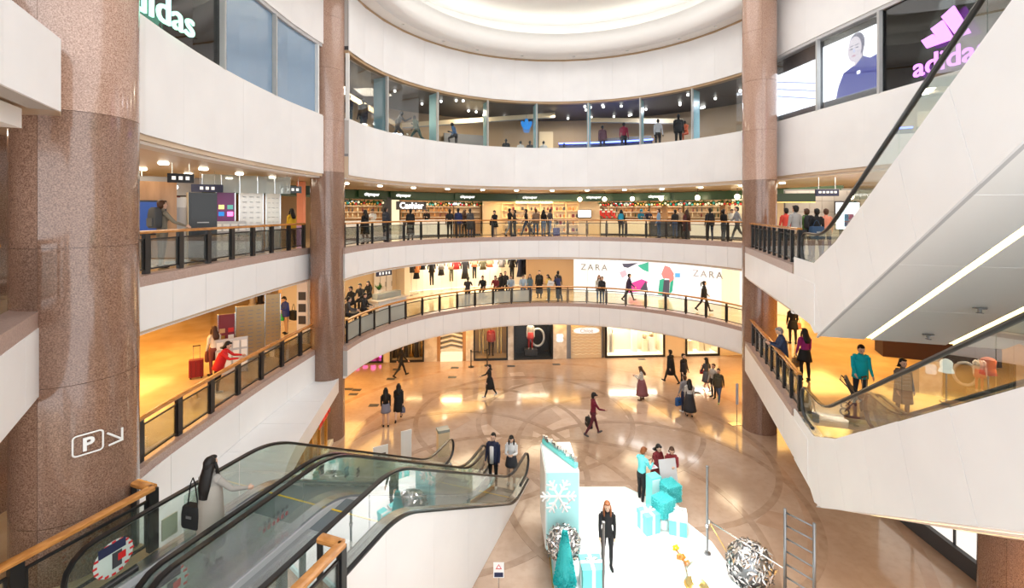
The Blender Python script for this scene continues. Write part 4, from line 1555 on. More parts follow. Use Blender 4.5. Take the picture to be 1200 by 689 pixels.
# bare round bulbs along the green fascia
blb = MB().ell((0, 0, 0), (.14, .14, .14), 12, 8).mesh('bulb_glass', (M['bulb'],), True)
cap = MB().lathe([(.05, .13), (.06, .14), (.05, .24), (.015, .25), (.015, .5)], (0, 0, 0), 8).mesh('bulb_cap', (M['black'],))
for px in (679.5, 708.5, 741, 775, 817.5, 864):
    p, a = on_ring(R3 - .55, px)
    T = thing('globe_lamp', 'bare round globe bulb shining before the green fascia', 'lamp', (p.x, p.y, 9.98), 0, 'globe bulbs along the green fascia')
    share('globe', blb, T)
    share('cap', cap, T)
# bottles on the stall shelves
bot = MB().lathe([(.03, 0), (.045, .01), (.045, .18), (.018, .22), (.018, .29)], (0, 0, 0), 8).mesh('bottle', (M['maroon'],), True)
random.seed(21)
for (px0, px1), lab in (((402, 450), 'small bottle on the shelves of the walnut backed stall'), ((706, 758), 'small bottle on the shelves behind the stockings'), ((806, 868), 'small bottle on the shelves behind the deli counter'), ((472, 528), 'small bottle on the shelves behind the cashier')):
    for r_ in range(3):
        px = px0
        while px < px1:
            p, a = on_ring(R3 - .1 + 2.32, px)
            o = share('bottle', bot, None, (p.x, p.y, L3 + 1.195 + r_ * .36), 0)
            o.material_slots[0].link = 'OBJECT'
            o.material_slots[0].material = random.choice([M['maroon'], M['tan'], M['green_sign'], M['cream'], M['wood'], M['dark_grey']])
            tag(o, lab, 'bottle', lab.replace('small bottle', 'bottles'))
            px += random.uniform(4, 7)

# ------------------------------------------------------------------ lamps in the soffits of the balconies
dlm = MB().lathe([(.02, 0), (.11, 0), (.13, .02), (.13, .05), (.02, .05)], (0, 0, 0), 12).mesh('soffit_downlight', (M['lamp'],))


def soffit_row(path, back, z, n, lab, grp):
    s_ = lens(path)
    for i in range(n):
        t = s_[-1] * (i + .5) / n
        p, nn = sample(path, t, s_), normal_at(path, t, s_)
        q = p - nn * back
        tag(share('downlight', dlm, None, (q.x, q.y, z - .055)), lab, 'downlight', grp)


soffit_row(far4, 2.0, 10.52, 14, 'round downlight in the tan soffit before the food hall', 'downlights before the food hall')
soffit_row(left4, 2.2, 10.52, 7, 'round downlight in the tan soffit over the directory boards', 'downlights over the directory boards')
soffit_row(left4, 4.2, 10.52, 7, 'round downlight in the tan soffit behind the directory boards', 'downlights behind the directory boards')
soffit_row(far3, 2.0, 6.36, 12, 'round downlight in the soffit before the fashion stores', 'downlights before the fashion stores')
soffit_row(left3, 2.4, 6.36, 6, 'round downlight in the soffit over the second floor corridor', 'downlights over the second floor corridor')
soffit_row(far2, .6, 2.46, 12, 'round downlight in the soffit before the ground floor shops', 'downlights before the ground floor shops')
# warm light of those lamps
for a in (-66, -33, 0, 33, 62):
    for R, z, pw, c in ((11.2, 10.45, 36, SOFT), (11.3, 6.30, 50, (1, .80, .52)), (10.0, 2.40, 30, AMBER)):
        area('corridor_lamp', (CX + R * math.sin(a * D2R), CY + R * math.cos(a * D2R), z), 3.6, 1.4, pw, c, rot=(0, 0, -a * D2R))
for y in (9.5, 13.5, 17.5):
    area('corridor_lamp', (-11.5, y, 10.45), 3, 2.5, 55, SOFT)
    area('corridor_lamp', (-12.5, y, 6.28), 4, 3, 100, AMBER)
    area('corridor_lamp', (-19, y + 3, 6.28), 5, 4, 110, AMBER)
for x, y in ((13, 17), (15.5, 12.5), (18, 20), (14.5, 22)):
    area('corridor_lamp', (x, y, 10.45), 3, 3, 60, SOFT)
    area('corridor_lamp', (x, y, 6.28), 3, 3, 88, AMBER)
for x, y in ((-10, 23), (14, 24)):
    area('corridor_lamp', (x, y, 2.4), 4, 4, 130, AMBER)
for s_ in (11, 7.5):
    p = PR(s_, 9)
    area('corridor_lamp', (p.x, p.y, 2.3), 3, 1.5, 60, AMBER)
# ------------------------------------------------------------------ parking sign on the massive column
def on_col(cx, cy, r, px):
    """plan point of the near face of a round column on the ray px"""
    d = Vector(((px - 600) / FPX, 1.0)).normalized()
    b = d.x * cx + d.y * cy
    t = b - math.sqrt(max(0, b * b - (cx * cx + cy * cy - r * r)))
    return d * t


P0 = on_col(-7.04, 7.38, .79, 103)
nrm = (P0 - V2((-7.04, 7.38))).normalized()
yawp = math.atan2(nrm.x, -nrm.y)
zc = hz(519, P0.y)
T = thing('parking_sign', 'white framed letter P sign on the massive granite column', 'sign', (P0.x, P0.y, zc), yawp)
fr = [(.19 + 0, 0)]
w_, h_, r_ = .17, .15, .045


def rrect(w, h, r, n=5):
    out = []
    for cx_, cy_, a0 in ((w - r, h - r, 0), (-w + r, h - r, 90), (-w + r, -h + r, 180), (w - r, -h + r, 270)):
        for i in range(n + 1):
            a = (a0 + 90 * i / n) * D2R
            out.append((cx_ + r * math.cos(a), cy_ + r * math.sin(a)))
    return out


MB().tube([(x, -.02, z) for x, z in rrect(w_, h_, r_)], .012, 6, True).build('frame', M['plastic_white'], T)
text_mb('P', .27, .02, bold=.008).xf(face_mat((0, -.02, -.095), 0)).build('lettering', M['plastic_white'], T)
P1 = on_col(-7.04, 7.38, .79, 134)
nrm = (P1 - V2((-7.04, 7.38))).normalized()
T = thing('direction_arrow', 'white arrow pointing down to the right beside the parking sign', 'sign', (P1.x, P1.y, hz(511, P1.y)), math.atan2(nrm.x, -nrm.y))
for a, b in (((-.11, .10), (.10, -.09)), ((.10, -.10), (.10, .09)), ((-.09, -.10), (.11, -.10))):
    MB().tube([(a[0], -.02, a[1]), (b[0], -.02, b[1])], .016, 6).build('stroke', M['plastic_white'], T)

# short oak return at the end of the handrails beside the left escalators
for u_, v_, du, dv, lab in ((5.0, -7.95, 0, -.42, 'oak handrail return at the massive granite column'), (5.0, -4.2, 0, -.36, 'oak handrail return at the outer side of the landing')):
    a, b = PL(u_, v_), PL(u_ + du, v_ + dv)
    T = thing('handrail_return', lab, 'handrail', (a.x, a.y, L2), world=True)
    MB().tube([(a.x, a.y, L2 + 1.04), (b.x, b.y, L2 + 1.04)], 0, prof=RAILPROF).build('oak_bar', M['wood'], T, 'auto')
    MB().box(b.x, b.y, L2 + .5, .08, .08, 1.0, .3).build('post', M['black_metal'], T)

# ------------------------------------------------------------------ stickers, info card and dividers of the left escalators
def sticker(T, x, y, z, r=.25):
    D = MB().lathe([(.01, 0), (r, 0), (r, .004), (.01, .004)], (0, 0, 0), 24)
    D.xf(Matrix.Translation((x, y, z)) @ Matrix.Rotation(math.pi / 2, 4, 'X'))
    o = D.build('safety_sticker', M['plastic_white'], T)
    for i in range(16):
        a = 2 * math.pi * i / 16
        MB().box(x + (r - .02) * math.cos(a), y, z + (r - .02) * math.sin(a), .05, .014, .03).build('red_dash', M['red'], o, off=(0, 0, 0))
    MB().box(x + .02, y, z + r * .62, .34, .016, .13).build('blue_label', M['navy'], o)
    MB().box(x - .04, y, z - .04, .12, .016, .22).build('dark_figure', M['dark_grey'], o)
    MB().box(x - .1, y, z - .02, .1, .018, .1).build('red_patch', M['red'], o)


escs = [o for o in COL.objects if o.name.startswith('escalator') and not o.name.startswith('escalator_soffit')]
eA, eB = escs[0], escs[1]
RUN = L2 / TAN
sticker(eA, RUN + 2.85, .65, L2 + .52)
sticker(eA, RUN + 2.75, -.65, L2 + .52)
sticker(eB, RUN + 2.75, .69, L2 + .52)
for T, x, y in ((eA, RUN + 1.55, .80), (eA, RUN + 1.6, -.5), ):
    MB().box(x, y, L2 + .45, .5, .02, .95).build('glass_divider', M['glass_green'], T)
MB().box(RUN + 1.9, -.77, L2 + .40, .24, .02, .34).build('info_card', M['cream_light'], eA)
# pictograms on the white wall panel beside the first escalator
for i in range(6):
    for j in range(2):
        MB().box(RUN + .95 + i * .09, .70, L2 + .45 - j * .11 - .0, .05, .01, .06).build('pictogram', M['red' if j else 'dark_grey'], eA)
# words on the outer glass
for i, wl in enumerate((.22, .3, .34, .38)):
    for j in range(3):
        MB().box(RUN - .75 + i * .34, -.705, L2 - .36 + i * .19 + j * .07 + .45, .09 + .03 * ((i + j) % 2), .012, .045).build('printed_mark', M['dark_grey'], eB)

# ------------------------------------------------------------------ christmas display on the ground floor
PZ = .14
plat = [(1.0, 8.6), (1.02, 14.2), (1.35, 14.9), (3.7, 14.9), (4.75, 13.9), (5.45, 12.4), (5.6, 10.6), (5.3, 8.6)]
T = thing('display_platform', 'low white platform of the turquoise christmas display', 'platform', (3.2, 11.8, 0), world=True)
MB().prism(plat, 0, PZ - .02).build('base', M['pale_aqua'], T)
MB().prism([(x + (.05 if x < 2 else -.05), y + (.05 if y < 10 else -.05)) for x, y in plat], PZ - .02, PZ).build('deck', M['plastic_white'], T)
MB().box(.985, 11.5, .09, .03, 5.8, .14).build('gold_edge', M['gold'], T)
area('display_light', (3.3, 11.6, 6.0), 2.6, 3.2, 70, (1, .98, .96), spread=70)
# kiosk
KX, KY, KW, KD, KH = 1.29, 12.5, .86, 1.5, 2.0
T = thing('snowflake_kiosk', 'tall pale turquoise kiosk box with a white snowflake on its front', 'kiosk', (KX, KY, PZ), .03)
MB().box(0, 0, .25 + KH / 2, KW, KD, KH).build('body', M['pale_aqua'], T)
MB().box(0, 0, .25 + KH + .012, KW - .02, KD - .02, .03).build('top', M['plastic_white'], T)
MB().box(0, -KD / 2 - .012, .25 + KH / 2 + .05, KW - .06, .02, KH - .1).build('front_panel', cm(.42, .76, .76, .4), T)
MB().box(-KW / 2 - .012, 0, .25 + KH / 2, .02, KD - .06, KH - .04).build('side_panel', M['plastic_white'], T)
for sx in (-1, 1):
    for sy in (-1, 1):
        MB().box(sx * (KW / 2 - .08), sy * (KD / 2 - .1), .125, .07, .07, .25).build('leg', M['steel_dark'], T)
mb = []
sc_ = (-.12, -KD / 2 - .03, 1.65)
for i in range(6):
    a = i * math.pi / 3
    d = Vector((math.cos(a), 0, math.sin(a)))
    c = Vector(sc_)
    fl_ = MB().tube([c, c + d * .46], .032, 5)
    for q in (.2, .32):
        for sg in (-1, 1):
            e = Vector((math.cos(a + sg * .9), 0, math.sin(a + sg * .9)))
            fl_.tube([c + d * q, c + d * q + e * .15], .026, 5)
    fl_.build('snowflake_arm', M['plastic_white'], T)
st = MB()
st.slab3([(-.40, .66, KH + .29), (-.30, .7, KH + .29), (.42, -.60, KH + .29), (.34, -.68, KH + .29)], (0, 0, .12)).build('top_ribbon', M['teal'], T)
random.seed(4)
for i in range(14):
    t = i / 13
    MB().box(-.34 + t * .7 + random.uniform(-.02, .02), .66 - t * 1.24, KH + .47, .07, .07, .1 + .05 * (i % 2), random.uniform(0, 2)).build('silver_letter_block', M['silver_foil'], T)
MB().box(.16, -KD / 2 - .03, 1.5, .36, .012, .012, tilt=Matrix.Rotation(-.7, 3, 'Y')).build('ribbon_line', M['poster_pink'], T)


def foil_ball(name, c, r, label, seed):
    random.seed(seed)
    T = thing(name, label, 'ornament', (c[0], c[1], c[2] - r))
    bm = bmesh.new()
    bmesh.ops.create_icosphere(bm, subdivisions=3, radius=r * .93)
    me = bpy.data.meshes.new('core')
    bm.to_mesh(me)
    bm.free()
    me.materials.append(M['steel_dark'])
    o = share('core', me, T, (0, 0, r))
    mb = MB()
    for i in range(520):
        z = random.uniform(-1, 1)
        a = random.uniform(0, 6.283)
        d = Vector((math.sqrt(1 - z * z) * math.cos(a), math.sqrt(1 - z * z) * math.sin(a), z))
        t1 = d.cross(Vector((random.uniform(-1, 1), random.uniform(-1, 1), random.uniform(-1, 1)))).normalized()
        t2_ = d.cross(t1)
        s_ = r * random.uniform(.10, .2)
        p = d * r * random.uniform(.93, 1.0)
        mb.add([p + t1 * s_, p + t2_ * s_ * .4 + d * .03 * random.uniform(-1, 1), p - t1 * s_ + d * .05 * random.uniform(-1, 1.4), p - t2_ * s_ * .4], [(0, 1, 2, 3)])
    mb.v = [(x, y, z + r) for x, y, z in mb.v]
    tag(mb.build('foil_leaves', M['silver_foil'], T), kind='stuff')
    return T


foil_ball('foil_ball', (1.28, 11.25, .92), .42, 'crumpled silver foil ball before the snowflake kiosk', 1)
T = thing('ball_stand', 'short white stand under the silver foil ball at the kiosk', 'stand', (1.28, 11.25, PZ))
MB().lathe([(.16, 0), (.16, .02), (.03, .04), (.03, .33), (.12, .36), (.10, .37)], (0, 0, 0), 14).build('pedestal', M['plastic_white'], T)
foil_ball('foil_ball', (5.78, 11.05, .54), .54, 'large crumpled silver foil ball on the floor by the steel frame', 2)


def blades(surface, n, size, mat_, parent, name='needles'):
    mb = MB()
    for i in range(n):
        p, d = surface()
        d = (d + Vector((random.uniform(-.5, .5), random.uniform(-.5, .5), random.uniform(-.5, .5)))).normalized()
        sd = d.cross(Vector((random.uniform(-1, 1), random.uniform(-1, 1), random.uniform(-1, 1)))).normalized() * size * .35
        mb.add([p - sd * .6, p + sd * .6, p + d * size + sd * .3, p + d * size - sd * .3], [(0, 1, 2, 3)])
    return tag(mb.build(name, mat_, parent), kind='stuff')


# conical turquoise tree
T = thing('cone_topiary', 'turquoise cone shaped topiary tree in front of the kiosk', 'topiary', (1.25, 10.75, PZ))
MB().lathe([(.10, 0), (.13, .02), (.15, .16), (.12, .17)], (0, 0, 0), 14).build('pot', M['plastic_white'], T)
MB().lathe([(.20, .16), (.23, .24), (.21, .5), (.13, 1.05), (.03, 1.42), (.005, 1.45)], (0, 0, 0), 16).build('core', M['teal_deep'], T)
random.seed(6)


def cone_s():
    t = random.random() ** 1.3
    a = random.uniform(0, 6.283)
    r = .225 * (1 - t) + .02
    return Vector((r * math.cos(a), r * math.sin(a), .2 + 1.22 * t)), Vector((math.cos(a), math.sin(a), .5))


blades(cone_s, 2600, .05, cm(.02, .46, .46), T)


def cube_topiary(x, y, z, s_, stem, label, rz):
    T = thing('cube_topiary', label, 'topiary', (x, y, z), rz)
    MB().lathe([(.13, 0), (.16, .02), (.17, .3), (.13, .31)], (0, 0, 0), 14).build('pot', M['plastic_white'], T)
    MB().tube([(0, 0, .28), (0, 0, stem + .1)], .03, 8).build('stem', M['plastic_white'], T)
    MB().box(0, 0, stem + s_ / 2, s_ * .94, s_ * .94, s_ * .94).build('core', M['teal_deep'], T)

    def cs():
        f = random.randrange(5)
        u, v = random.uniform(-.5, .5) * s_, random.uniform(-.5, .5) * s_
        h = s_ * .48
        if f == 4:
            return Vector((u, v, stem + s_ * .98)), Vector((0, 0, 1))
        sx, sy = ((1, 0), (-1, 0), (0, 1), (0, -1))[f]
        return Vector((sx * h + (u if sx == 0 else 0), sy * h + (u if sy == 0 else 0), stem + s_ / 2 + v)), Vector((sx, sy, .2))
    blades(cs, 1800, .028, cm(.16, .64, .66), T)


cube_topiary(4.30, 12.95, PZ, .48, .38, 'turquoise cube topiary between two wrapped gift boxes', .5)
cube_topiary(4.70, 13.55, PZ, .50, .42, 'taller turquoise cube topiary beside the turquoise panel', .3)


def gift(x, y, z, w, h, rz, label, lid='teal'):
    T = thing('gift_box', label, 'gift box', (x, y, z), rz)
    MB().box(0, 0, h / 2, w, w, h).build('box', M['teal'], T)
    MB().box(0, 0, h - .03, w + .03, w + .03, .12).build('lid', M[lid], T)
    MB().box(0, 0, h / 2 + .02, w * .16, w + .045, h + .05).build('ribbon', M['plastic_white'], T)
    MB().box(0, 0, h / 2 + .021, w + .045, w * .16, h + .05).build('ribbon', M['plastic_white'], T)
    for sg in (-1, 1):
        MB().tube([(0, 0, h + .05), (sg * .07, 0, h + .13), (sg * .14, .02, h + .10), (sg * .08, .02, h + .045), (0, 0, h + .05)], .022, 6).build('bow', M['plastic_white'], T, True)


gift(3.86, 12.85, PZ, .44, .5, .35, 'turquoise gift box with white ribbon left of the cube topiary')
gift(4.66, 12.8, PZ, .46, .5, -.3, 'turquoise gift box with white ribbon right of the cube topiary', 'pale_aqua')
gift(1.92, 11.0, PZ, .5, .48, .05, 'turquoise gift box with white ribbon beside the cone topiary')
T = thing('turquoise_panel', 'upright narrow turquoise display panel behind the cube topiaries', 'display panel', (4.28, 13.75, PZ), .35)
MB().box(0, 0, .52, .34, .3, 1.0).build('body', M['teal'], T)
MB().box(-.02, -.155, .52, .28, .012, .9).build('face', M['pale_aqua'], T)
T = thing('notice_stand', 'white slanted notice stand before the women in burgundy', 'stand', (4.86, 14.15, 0), .2)
MB().box(0, 0, .03, .5, .4, .06).build('foot', M['plastic_white'], T)
MB().box(0, .06, .55, .08, .06, 1.0).build('post', M['plastic_white'], T)
MB().box(0, 0, 1.05, .56, .04, .7, tilt=Matrix.Rotation(-.25, 3, 'X')).build('board', M['light_grey'], T)
# turquoise table with the glass dome and flowers at the near edge of the platform
T = thing('display_table', 'pale turquoise display table at the near edge of the platform', 'table', (4.15, 9.6, PZ), .45)
MB().box(0, 0, .78, 1.7, 1.0, .06).build('tabletop', M['pale_aqua'], T)
for sx in (-.75, .75):
    for sy in (-.42, .42):
        MB().box(sx, sy, .375, .07, .07, .75).build('leg', M['plastic_white'], T)
T = thing('glass_dome_lamp', 'glass dome with a glowing golden lamp on the turquoise table', 'lamp', (4.02, 9.92, PZ + .81))
MB().lathe([(.24, 0), (.26, .02), (.22, .04)], (0, 0, 0), 20).build('base', M['gold'], T)
MB().lathe([(.22, .03), (.25, .2), (.22, .36), (.12, .48), (.01, .52)], (0, 0, 0), 20).build('dome', M['glass_green'], T, True)
MB().ell((0, 0, .16), (.09, .09, .11), 12, 8).build('bulb', M['lamp'], T, True)
T = thing('flower_spray', 'orange and yellow flower spray on a bent branch above the glass dome', 'flowers', (4.05, 10.5, PZ))
MB().tube([(0, 0, 0), (.0, 0, .6), (-.1, 0, .95), (-.25, .05, 1.15)], .02, 6).build('branch', M['wood_panel'], T)
MB().tube([(-.02, 0, .75), (.2, 0, 1.0), (.42, .05, 1.1)], .014, 6).build('branch', M['steel'], T)
for x, y, z, c in ((-.25, .05, 1.18, (.85, .6, .02)), (-.12, 0, 1.0, (.75, .25, .03)), (0, .02, .85, (.8, .3, .08)), (-.2, -.05, 1.05, (.8, .35, .1))):
    for k_ in range(5):
        a = k_ * 1.257
        MB().ell((x + .05 * math.cos(a), y, z + .05 * math.sin(a)), (.04, .02, .04), 6, 5).build('petal', cm(*c), T, True)
# steel frame: two poles, cross bar and the ladder
for x, y, z0, lab in ((1.97, 9.8, PZ, 'tall polished steel pole in front of the long haired woman'), (5.13, 11.95, PZ, 'tall polished steel pole linked to the ladder by a bar')):
    T = thing('steel_pole', lab, 'pole', (x, y, z0))
    MB().lathe([(.09, 0), (.09, .02), (.03, .03), (.03, 2.25), (.036, 2.25), (.036, 2.3), (.01, 2.31)], (0, 0, 0), 12).build('shaft', M['steel_dark'], T)
    MB().lathe([(.05, .7), (.05, .76), (.031, .77)], (0, 0, 0), 12).build('collar', M['steel'], T)
a, b = Vector((6.16, 10.26)), Vector((6.50, 9.78))
T = thing('steel_ladder', 'polished steel ladder standing upright beside the foil ball', 'ladder', (6.33, 10.0, 0), world=True)
for p in (a, b):
    MB().tube([(p.x, p.y, 0), (p.x, p.y, 2.42)], .034, 10).build('side_rail', M['steel_dark'], T, True)
    MB().lathe([(.06, 0), (.06, .02), (.033, .03)], (p.x, p.y, 0), 10).build('foot', M['steel'], T)
for i in range(8):
    z = 2.34 - i * .29
    MB().tube([(a.x, a.y, z), (b.x, b.y, z)], .02, 8).build('rung', M['steel_dark'], T, True)
T = thing('steel_bar', 'slanting polished steel bar between the pole and the ladder', 'bar', (5.6, 11.1, .9), world=True)
MB().tube([(5.17, 11.92, 1.02), (6.14, 10.30, 1.05)], .018, 8).build('bar', M['chrome'], T, True)
MB().tube([(5.17, 11.92, .98), (5.62, 11.3, .2)], .014, 8).build('brace', M['gold'], T, True)
MB().lathe([(.03, -.05), (.03, .05)], (5.17, 11.92, 1.0), 8).build('clamp', M['steel'], T)

# small floor standing signs at the foot of the escalators
x, y, z = -.3, 10.3, 0
T = thing('warning_sign', 'small white warning sign with red triangle by the escalator skirt', 'sign', (x, y, 0))
MB().lathe([(.14, 0), (.14, .02), (.02, .03), (.015, .9)], (0, 0, 0), 12).build('post', M['steel'], T)
MB().box(0, -.02, 1.02, .24, .015, .34).build('board', M['plastic_white'], T)
tri = [(-.07, 1.05), (.07, 1.05), (0, 1.16)]
MB().slab3([(u, -.03, v) for u, v in tri], (0, -.006, 0)).build('red_triangle', M['red'], T)
MB().slab3([(u * .6, -.037, 1.03 + (v - 1.03) * .6 + .03) for u, v in tri], (0, -.004, 0)).build('white_triangle', M['plastic_white'], T)
MB().box(0, -.03, .92, .2, .008, .1).build('blue_label', M['navy'], T)
T = thing('side_box', 'small plain wooden box at the foot of the escalator skirt', 'box', (-.75, 10.1, 0), .3)
MB().box(0, 0, .12, .3, .3, .22).build('body', M['tan'], T)
MB().box(0, 0, .24, .33, .33, .03).build('lid', M['tan'], T)
for px, py, w_, h_, lab in ((476, 545, .38, 1.15, 'tall white standing poster board behind the first escalator'), (446, 560, .5, 1.0, 'white poster board with dark print behind the first escalator')):
    x, y, z = at(px, py, 0)
    T = thing('poster_stand', lab, 'poster stand', (x, y, 0), .5)
    MB().box(0, 0, .1 + h_ / 2, w_, .04, h_).build('board', M['plastic_white'], T)
    MB().box(0, .08, .05, w_, .3, .1).build('foot', M['steel'], T)
    if h_ < 1.1:
        for j in range(4):
            MB().box(-.05 + .03 * j, -.025, .4 + j * .14, .26, .01, .06).build('printed_line', M['dark_grey'], T)
x, y, z = at(519, 533, 0)
T = thing('donation_box', 'small glowing timber box with a clear lid near the escalator foot', 'box', (x, y, 0), .4)
MB().box(0, 0, .45, .42, .34, .9).build('body', M['cream'], T)
MB().box(0, 0, .95, .44, .36, .1).build('lid', M['glass_frost'], T)
for px, py, lab in ((552, 430, 'black queue post with belt before the chevron niche'), (571, 428.5, 'black queue post before the red jacket window')):
    x, y, z = at(px, py, 0)
    T = thing('queue_post', lab, 'queue post', (x, y, 0))
    MB().lathe([(.18, 0), (.18, .03), (.03, .05), (.03, .92), (.045, .93), (.045, 1.0), (.01, 1.01)], (0, 0, 0), 12).build('post', M['black'], T)
    MB().box(.3 if px < 560 else -.1, 0, .9, .6 if px < 560 else .2, .01, .05).build('belt', M['black'], T)
x, y, z = at(861, 497, 0)
T = thing('sign_stand', 'slim steel sign stand beside the granite column on the ground floor', 'sign stand', (x, y, 0), .2)
MB().box(0, 0, .01, .45, .3, .02).build('foot', M['steel'], T)
MB().tube([(.1, 0, 0), (.1, 0, 1.5)], .018, 8).build('post', M['steel'], T)
MB().box(.1, -.02, 1.3, .12, .02, .9).build('board', M['light_grey'], T)

# ------------------------------------------------------------------ directory boards, kiosks and posters on the left
def pylon(px0, px1, y, zf, h, label, mm, name='directory_board', lines=0, rz=.62, foot=True, frame='steel'):
    xm = ((px0 + px1) / 2 - 600) / FPX * y
    w_ = (px1 - px0) / FPX * y
    w_ = w_ / max(.3, math.cos(rz) + abs(xm / y) * math.sin(rz))
    T = thing(name, label, 'directory board' if name == 'directory_board' else name.replace('_', ' '), (xm, y, zf), rz)
    MB().box(0, 0, .1 + h / 2, w_, .07, h).build('board', M[mm], T)
    for sg in (-1, 1):
        MB().box(sg * (w_ / 2 + .015), 0, .1 + h / 2, .03, .09, h + .02).build('frame_upright', M[frame], T)
    if foot:
        MB().box(0, 0, .05, w_ + .1, .3, .1).build('foot', M['steel_dark'], T)
    for i in range(lines):
        for j in range(3):
            MB().box(-w_ * .3 + j * w_ * .3, -.042, .35 + i * (h - .3) / lines, w_ * .2 * (1 - .3 * ((i + j) % 2)), .006, .025).build('printed_line', M['mid_grey'], T)
    return T, w_


mat('frosted_board', (.62, .58, .52), .25, .4)
mat('bronze_board', (.42, .30, .16), .3, .5)
for zf, sfx, bm1 in ((L3, 'third floor', 'frosted_board'), (L2, 'second floor', 'bronze_board')):
    up = zf == L3
    pylon(281 if up else 277, 308 if up else 310, 16.9, zf, 2.6 if up else 1.95, 'wide silver directory board with fine print on the %s' % sfx, bm1, lines=12)
    pylon(312 if up else 311, 328, 18.4, zf, 2.6 if up else 2.1, 'narrow silver directory board on the %s' % sfx, bm1, lines=12)
    T, w_ = pylon(254 if up else 256, 275, 15.9, zf, 2.35 if up else 1.85, '%s poster board with four coloured squares on the %s' % ('purple' if up else 'dark red', sfx), 'purple' if up else 'maroon', 'poster_board')
    for i in range(2):
        for j in range(2):
            MB().box(-.13 + i * .26, -.045, (1.45 if up else 1.15) + j * .24, .17, .008, .15).build('coloured_square', [M['sign_blue'], M['gold'], M['pink_light'], M['teal']][i * 2 + j] if up else [M['gold'], M['tan'], M['plastic_white'], M['red']][i * 2 + j], T)
    MB().box(0, -.045, .95, w_ * .6, .008, .06).build('printed_line', M['plastic_white'], T)
    # leaflet rack
    x, y, _ = ax(270 if up else 272, 15.5)
    T = thing('leaflet_rack', 'white leaflet rack at the poster board on the %s' % sfx, 'leaflet rack', (x, y, zf), .62)
    MB().box(0, .1, .6, .95, .04, 1.2).build('back_panel', M['light_grey'], T)
    for i in range(4):
        for j in range(3):
            MB().box(-.35 + i * .235, .03, .35 + j * .32, .18, .03, .24).build('leaflet', M['plastic_white'], T)
    for sg in (-1, 1):
        MB().box(sg * .45, .1, .05, .05, .3, .1).build('foot', M['steel_dark'], T)
x, y, _ = ax(237, 13.9)
T = thing('information_kiosk', 'tall black information kiosk beside the purple poster board', 'kiosk', (x, y, L3), .7)
MB().box(0, 0, 1.05, .72, .4, 2.1).build('body', M['black'], T)
MB().box(0, -.21, 1.35, .6, .02, 1.1).build('dark_screen', M['black'], T)
MB().box(-.37, .0, 1.05, .02, .42, 2.1).build('bronze_side', M['bronze_board'], T)
MB().box(0, -.222, 1.2, .3, .006, .03).build('printed_line', M['light_grey'], T)
x, y, _ = ax(206, 13.6)
T = thing('white_notice', 'white notice panel behind the man with the backpack', 'notice board', (x, y, L3), .7)
MB().box(0, 0, 1.0, .8, .05, 1.9).build('board', M['plastic_white'], T)
MB().box(0, -.03, 1.2, .5, .01, .9).build('picture', M['light_grey'], T)
MB().box(0, 0, .03, .8, .3, .06).build('foot', M['steel_dark'], T)
x, y, _ = ax(172, 13.0)
T = thing('wall_television', 'blue television screen on a timber panel behind the granite column', 'television', (x, y, L3), .75)
MB().box(0, .1, 1.2, 1.4, .12, 2.4).build('timber_panel', M['wood_panel'], T)
MB().box(0, 0, 1.35, .9, .06, 1.0).build('case', M['black'], T)
MB().box(0, -.035, 1.35, .8, .012, .9).build('display', M['screen_blue'], T)
struct('wall_left_third', MB().box(-14.6, 18, 9.0, .2, 26, 3.0), M['tan'])
for y_, mm in ((12.5, 'dark_grey'), (15.5, 'cream'), (18.5, 'dark_grey'), (21.5, 'cream')):
    T = thing('corridor_shop', {12.5: 'dark shop front with lit shelves behind the black kiosk', 15.5: 'cream shop front with lit shelves behind the silver boards', 18.5: 'dark shop front with lit shelves beyond the silver boards', 21.5: 'cream shop front with lit shelves at the end of the corridor'}[y_], 'shop front', (-14.3, y_, L3))
    MB().box(0, 0, 1.25, .3, 2.8, 2.5).build('front', M[mm], T)
    for j in range(3):
        MB().box(.2, 0, .9 + j * .5, .2, 2.4, .05).build('shelf', M['lit_cream'], T)
        for q in range(6):
            MB().box(.22, -1.0 + q * .4, 1.05 + j * .5, .14, .2, .24).build('goods', random.choice([M['maroon'], M['tan'], M['green_sign'], M['plastic_white'], M['gold']]), T)
    MB().box(.18, 0, 2.4, .1, 2.8, .3).build('fascia', M['green_sign'], T)
# fascia lettering and hanging signs on the left of the third floor
T = thing('corridor_sign', 'green fascia board with white lettering at the end of the directory corridor', 'sign', (*ax(325, 20.5)[:2], 10.02), .35)
MB().box(0, 0, .1, 4.6, .1, .42).build('board', M['green_sign'], T)
text_mb('citysuper', .34, .02, bold=.004).xf(face_mat((0, -.07, .02), 0)).build('lettering', M['lit_letters'], T)
T = thing('cafe_sign', 'dark hanging board with round white mark in the directory corridor', 'sign', (*ax(197, 15.5)[:2], 10.0), .6)
MB().box(0, 0, 0, 1.9, .1, .62).build('board', M['mid_grey'], T)
for sg in (-.7, .7):
    MB().tube([(sg, 0, .31), (sg, 0, .54)], .014, 6).build('rod', M['steel'], T)
text_mb('Co', .3, .02, bold=.01).xf(face_mat((.1, -.07, -.1), 0)).build('lettering', M['lit_letters'], T)
T = thing('glass_banner', 'hanging frosted glass banner with warm light above the directory boards', 'banner', (*ax(291, 16.2)[:2], 9.98), .62)
for j in range(5):
    MB().box(-1.1 + j * .55, 0, .12, .53, .03, .62).build('pane', M['glass_frost'], T)
    MB().box(-1.1 + j * .55 - .26, 0, .12, .02, .05, .62).build('steel_bar', M['steel'], T)
